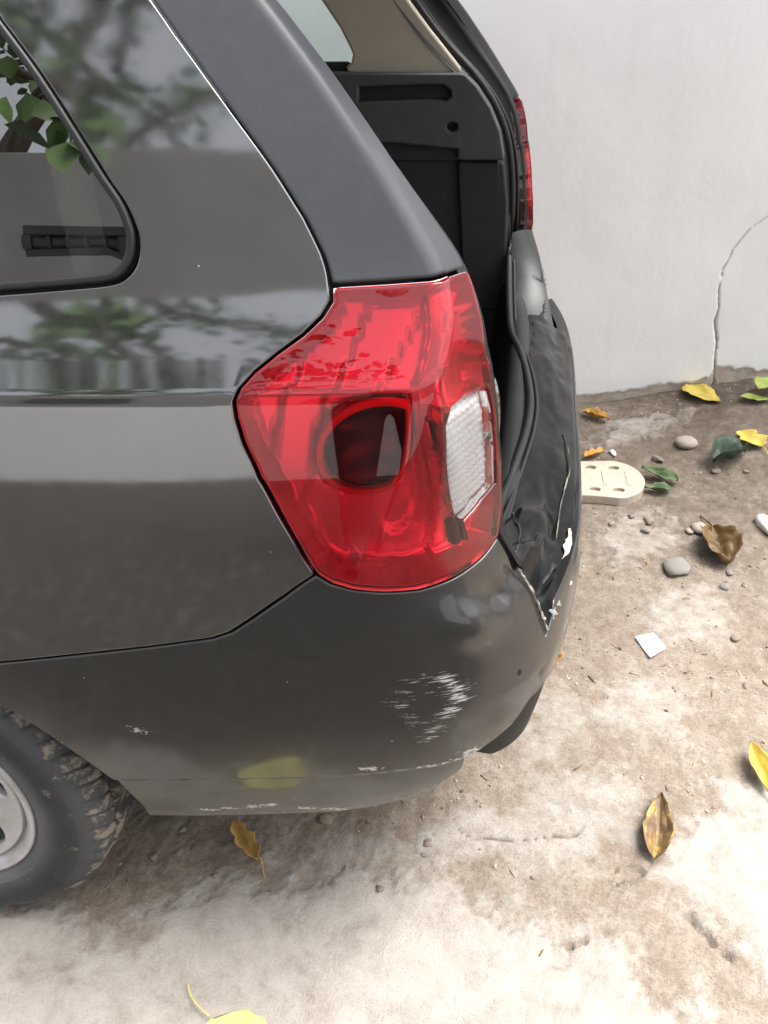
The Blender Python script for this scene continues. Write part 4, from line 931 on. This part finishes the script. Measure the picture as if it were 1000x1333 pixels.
# gravel too small to count
ico = bmesh.new(); bmesh.ops.create_icosphere(ico, subdivisions=1, radius=1); IV = np.array([tuple(v.co) for v in ico.verts]); IF = np.array([[v.index for v in f.verts] for f in ico.faces]); ico.free()
def gravel(name, n, smin, smax, cols, seed, label, cat, stretch=1.):
    rg = np.random.default_rng(seed); x = rg.uniform(-1.0, 1.2, n*6); y = rg.uniform(-.1, 2.2, n*6); h, cn, ck = ground_fields(x, y); cl = fbm(x, y, 5, 3, 99)
    k = (rg.random(len(x)) < np.clip(1.05-cn*1.1, .04, 1)*sstep(.35, .62, cl)) & (wall_uv(x, y)[1] > .01); x, y, h = x[k][:n], y[k][:n], h[k][:n]; n = len(x)
    s_ = smin+(smax-smin)*rg.random(n)**3; a = rg.uniform(0, 6.28, n); e = rg.uniform(.6, 1.5, n)*stretch; V = np.repeat(IV[None], n, 0)*(1+rg.uniform(-.2, .2, (n, len(IV), 1)))
    V[..., 0] *= e[:, None]; V[..., 2] *= (.55/stretch**.5); V *= s_[:, None, None]; c, s2 = np.cos(a)[:, None], np.sin(a)[:, None]; X2 = V[..., 0]*c-V[..., 1]*s2; Y2 = V[..., 0]*s2+V[..., 1]*c
    V = np.stack([X2+x[:, None], Y2+y[:, None], V[..., 2]+(h+s_*.15)[:, None]], -1).reshape(-1, 3); Fq = (IF[None]+(np.arange(n)*len(IV))[:, None, None]).reshape(-1, 3)
    a_ = NT(name); at_ = a_.attr('tone').outputs['Fac']; a_.set(Base_Color=a_.ramp(at_, cols), Roughness=.9)
    o = mkmesh(name, V, [], None); me = o.data; me.loops.add(Fq.size); me.polygons.add(len(Fq)); me.loops.foreach_set('vertex_index', Fq.ravel().astype(np.int32)); me.polygons.foreach_set('loop_start', (np.arange(len(Fq))*3).astype(np.int32)); me.polygons.foreach_set('loop_total', np.full(len(Fq), 3, np.int32)); me.update(calc_edges=True)
    vattr(o, 'tone', np.repeat(rg.random(n), len(IV))); me.materials.append(a_.m); return tag(o, label, cat, None, 'stuff')
gravel('gravel', 3000, .0014, .0046, [(0, (.10, .08, .06, 1)), (.4, (.27, .22, .17, 1)), (.75, (.42, .37, .31, 1)), (1, (.62, .58, .52, 1))], 3, 'fine brown and grey grit strewn over the dirt', 'gravel')
gravel('debris', 900, .0012, .0032, [(0, (.08, .05, .03, 1)), (.5, (.25, .16, .08, 1)), (1, (.50, .40, .26, 1))], 4, 'tiny dry stalks and leaf crumbs on the dirt', 'debris', 4.)

# ------------------------------------------------------------------ the photographer, standing behind the lens (mirrored in the lamp)
def person():
    O = np.array([.04, -1.17, 0.]); V = []; E_ = []; Rr = []
    def add(p, r, par=None):
        V.append(tuple(O+np.array(p))); Rr.append(r); k = len(V)-1
        if par is not None: E_.append((par, k))
        return k
    pel = add((0, 0, .96), (.155, .115)); sp1 = add((0, .0, 1.10), (.145, .105), pel); ch = add((0, .0, 1.27), (.165, .115), sp1); nb = add((0, .01, 1.42), (.085, .075), ch)
    nk = add((0, .025, 1.48), (.052, .055), nb); ch2 = add((0, .055, 1.545), (.064, .078), nk); hd = add((0, .055, 1.63), (.076, .094), ch2); add((0, .045, 1.70), (.062, .075), hd)
    add((0, .155, 1.60), (.012, .014), hd)                       # nose
    for sg in (-1, 1): add((sg*.086, .05, 1.60), (.012, .02), hd)  # ears
    for sg in (-1, 1):
        sh = add((sg*.17, 0, 1.38), (.062, .062), ch); el = add((sg*.235, .06, 1.12), (.046, .046), sh); fa = add((sg*.165, .19, 1.19), (.040, .040), el); wr = add((sg*.085, .30, 1.26), (.028, .024), fa)
        pm = add((sg*.060, .335, 1.29), (.030, .018), wr)
        for k in range(4):
            b = add((sg*(.048-.004*k), .352+.004*k, 1.300+.014*k), (.0095, .0095), pm); m = add((sg*(.030-.002*k), .372, 1.305+.015*k), (.0085, .0085), b); add((sg*(.012+.003*k), .374, 1.306+.015*k), (.0075, .0075), m)
        t1 = add((sg*.052, .325, 1.275), (.011, .011), pm); t2 = add((sg*.035, .338, 1.268), (.010, .010), t1); add((sg*.018, .345, 1.275), (.0085, .0085), t2)
        hp_ = add((sg*.09, 0, .88), (.098, .10), pel); kn = add((sg*.105, .025, .50), (.060, .062), hp_); cf = add((sg*.11, -.01, .34), (.056, .060), kn); ak = add((sg*.115, -.01, .10), (.040, .044), cf); add((sg*.118, -.045, .045), (.038, .036), ak); add((sg*.135, .15, .032), (.042, .026), ak)
    me = bpy.data.meshes.new('person'); me.from_pydata(V, E_, []); o = bpy.data.objects.new('person', me); COL.objects.link(o)
    sk = o.modifiers.new('skin', 'SKIN'); sk.use_smooth_shade = True
    for i, r_ in enumerate(Rr): me.skin_vertices[0].data[i].radius = r_; me.skin_vertices[0].data[i].use_root = (i == 0)
    sb = o.modifiers.new('sub', 'SUBSURF'); sb.levels = 2; sb.render_levels = 2
    dg = bpy.context.evaluated_depsgraph_get(); m2 = bpy.data.meshes.new_from_object(o.evaluated_get(dg)); bpy.data.objects.remove(o)
    mats = [mat_plastic('skin', (.42, .26, .19), .55, .1), mat_plastic('dark_shirt', (.015, .015, .018), .9, .3), mat_plastic('grey_trousers', (.10, .10, .11), .9, .2), mat_plastic('black_shoes', (.02, .02, .02), .5), mat_plastic('dark_hair', (.015, .011, .008), .6)]
    for m in mats: m2.materials.append(m)
    for p in m2.polygons:
        c = np.array(p.center)-O; i = 0; p.use_smooth = True
        if c[2] < .085: i = 3
        elif c[2] < .97 and abs(c[0]) < .30: i = 2
        elif c[2] < 1.45 and c[1] < .13: i = 1
        elif c[2] > 1.66 or (c[2] > 1.55 and c[1] < .03): i = 4
        p.material_index = i
    o = bpy.data.objects.new('person', m2); COL.objects.link(o); tag(o, 'person in dark top and grey trousers photographing the car', 'person')
    EY = mat_plastic('eye', (.02, .015, .012), .2)
    for sg in (-1, 1):
        b = bmesh.new(); bmesh.ops.create_uvsphere(b, u_segments=12, v_segments=8, radius=.012, matrix=Matrix.Translation(Vector(O+np.array([sg*.032, .128, 1.615])))); bm_obj('eye', b, EY, o, True)
    b = box_mesh((-.022, .128, 1.548), (.022, .138, 1.556), .003)
    for v in b.verts: v.co += Vector(O)
    bm_obj('mouth', b, mat_plastic('lips', (.30, .12, .10), .5), o)
    b = box_mesh((-.0775, -.004, -.0375), (.0775, .004, .0375), .003); ph = bm_obj('phone', b, IRON); ph.location = O+np.array([0, .362, 1.335]); ph.rotation_euler = (R(-12), R(90), 0)
    tag(ph, 'black phone held up in both hands behind the camera position', 'phone')
person()
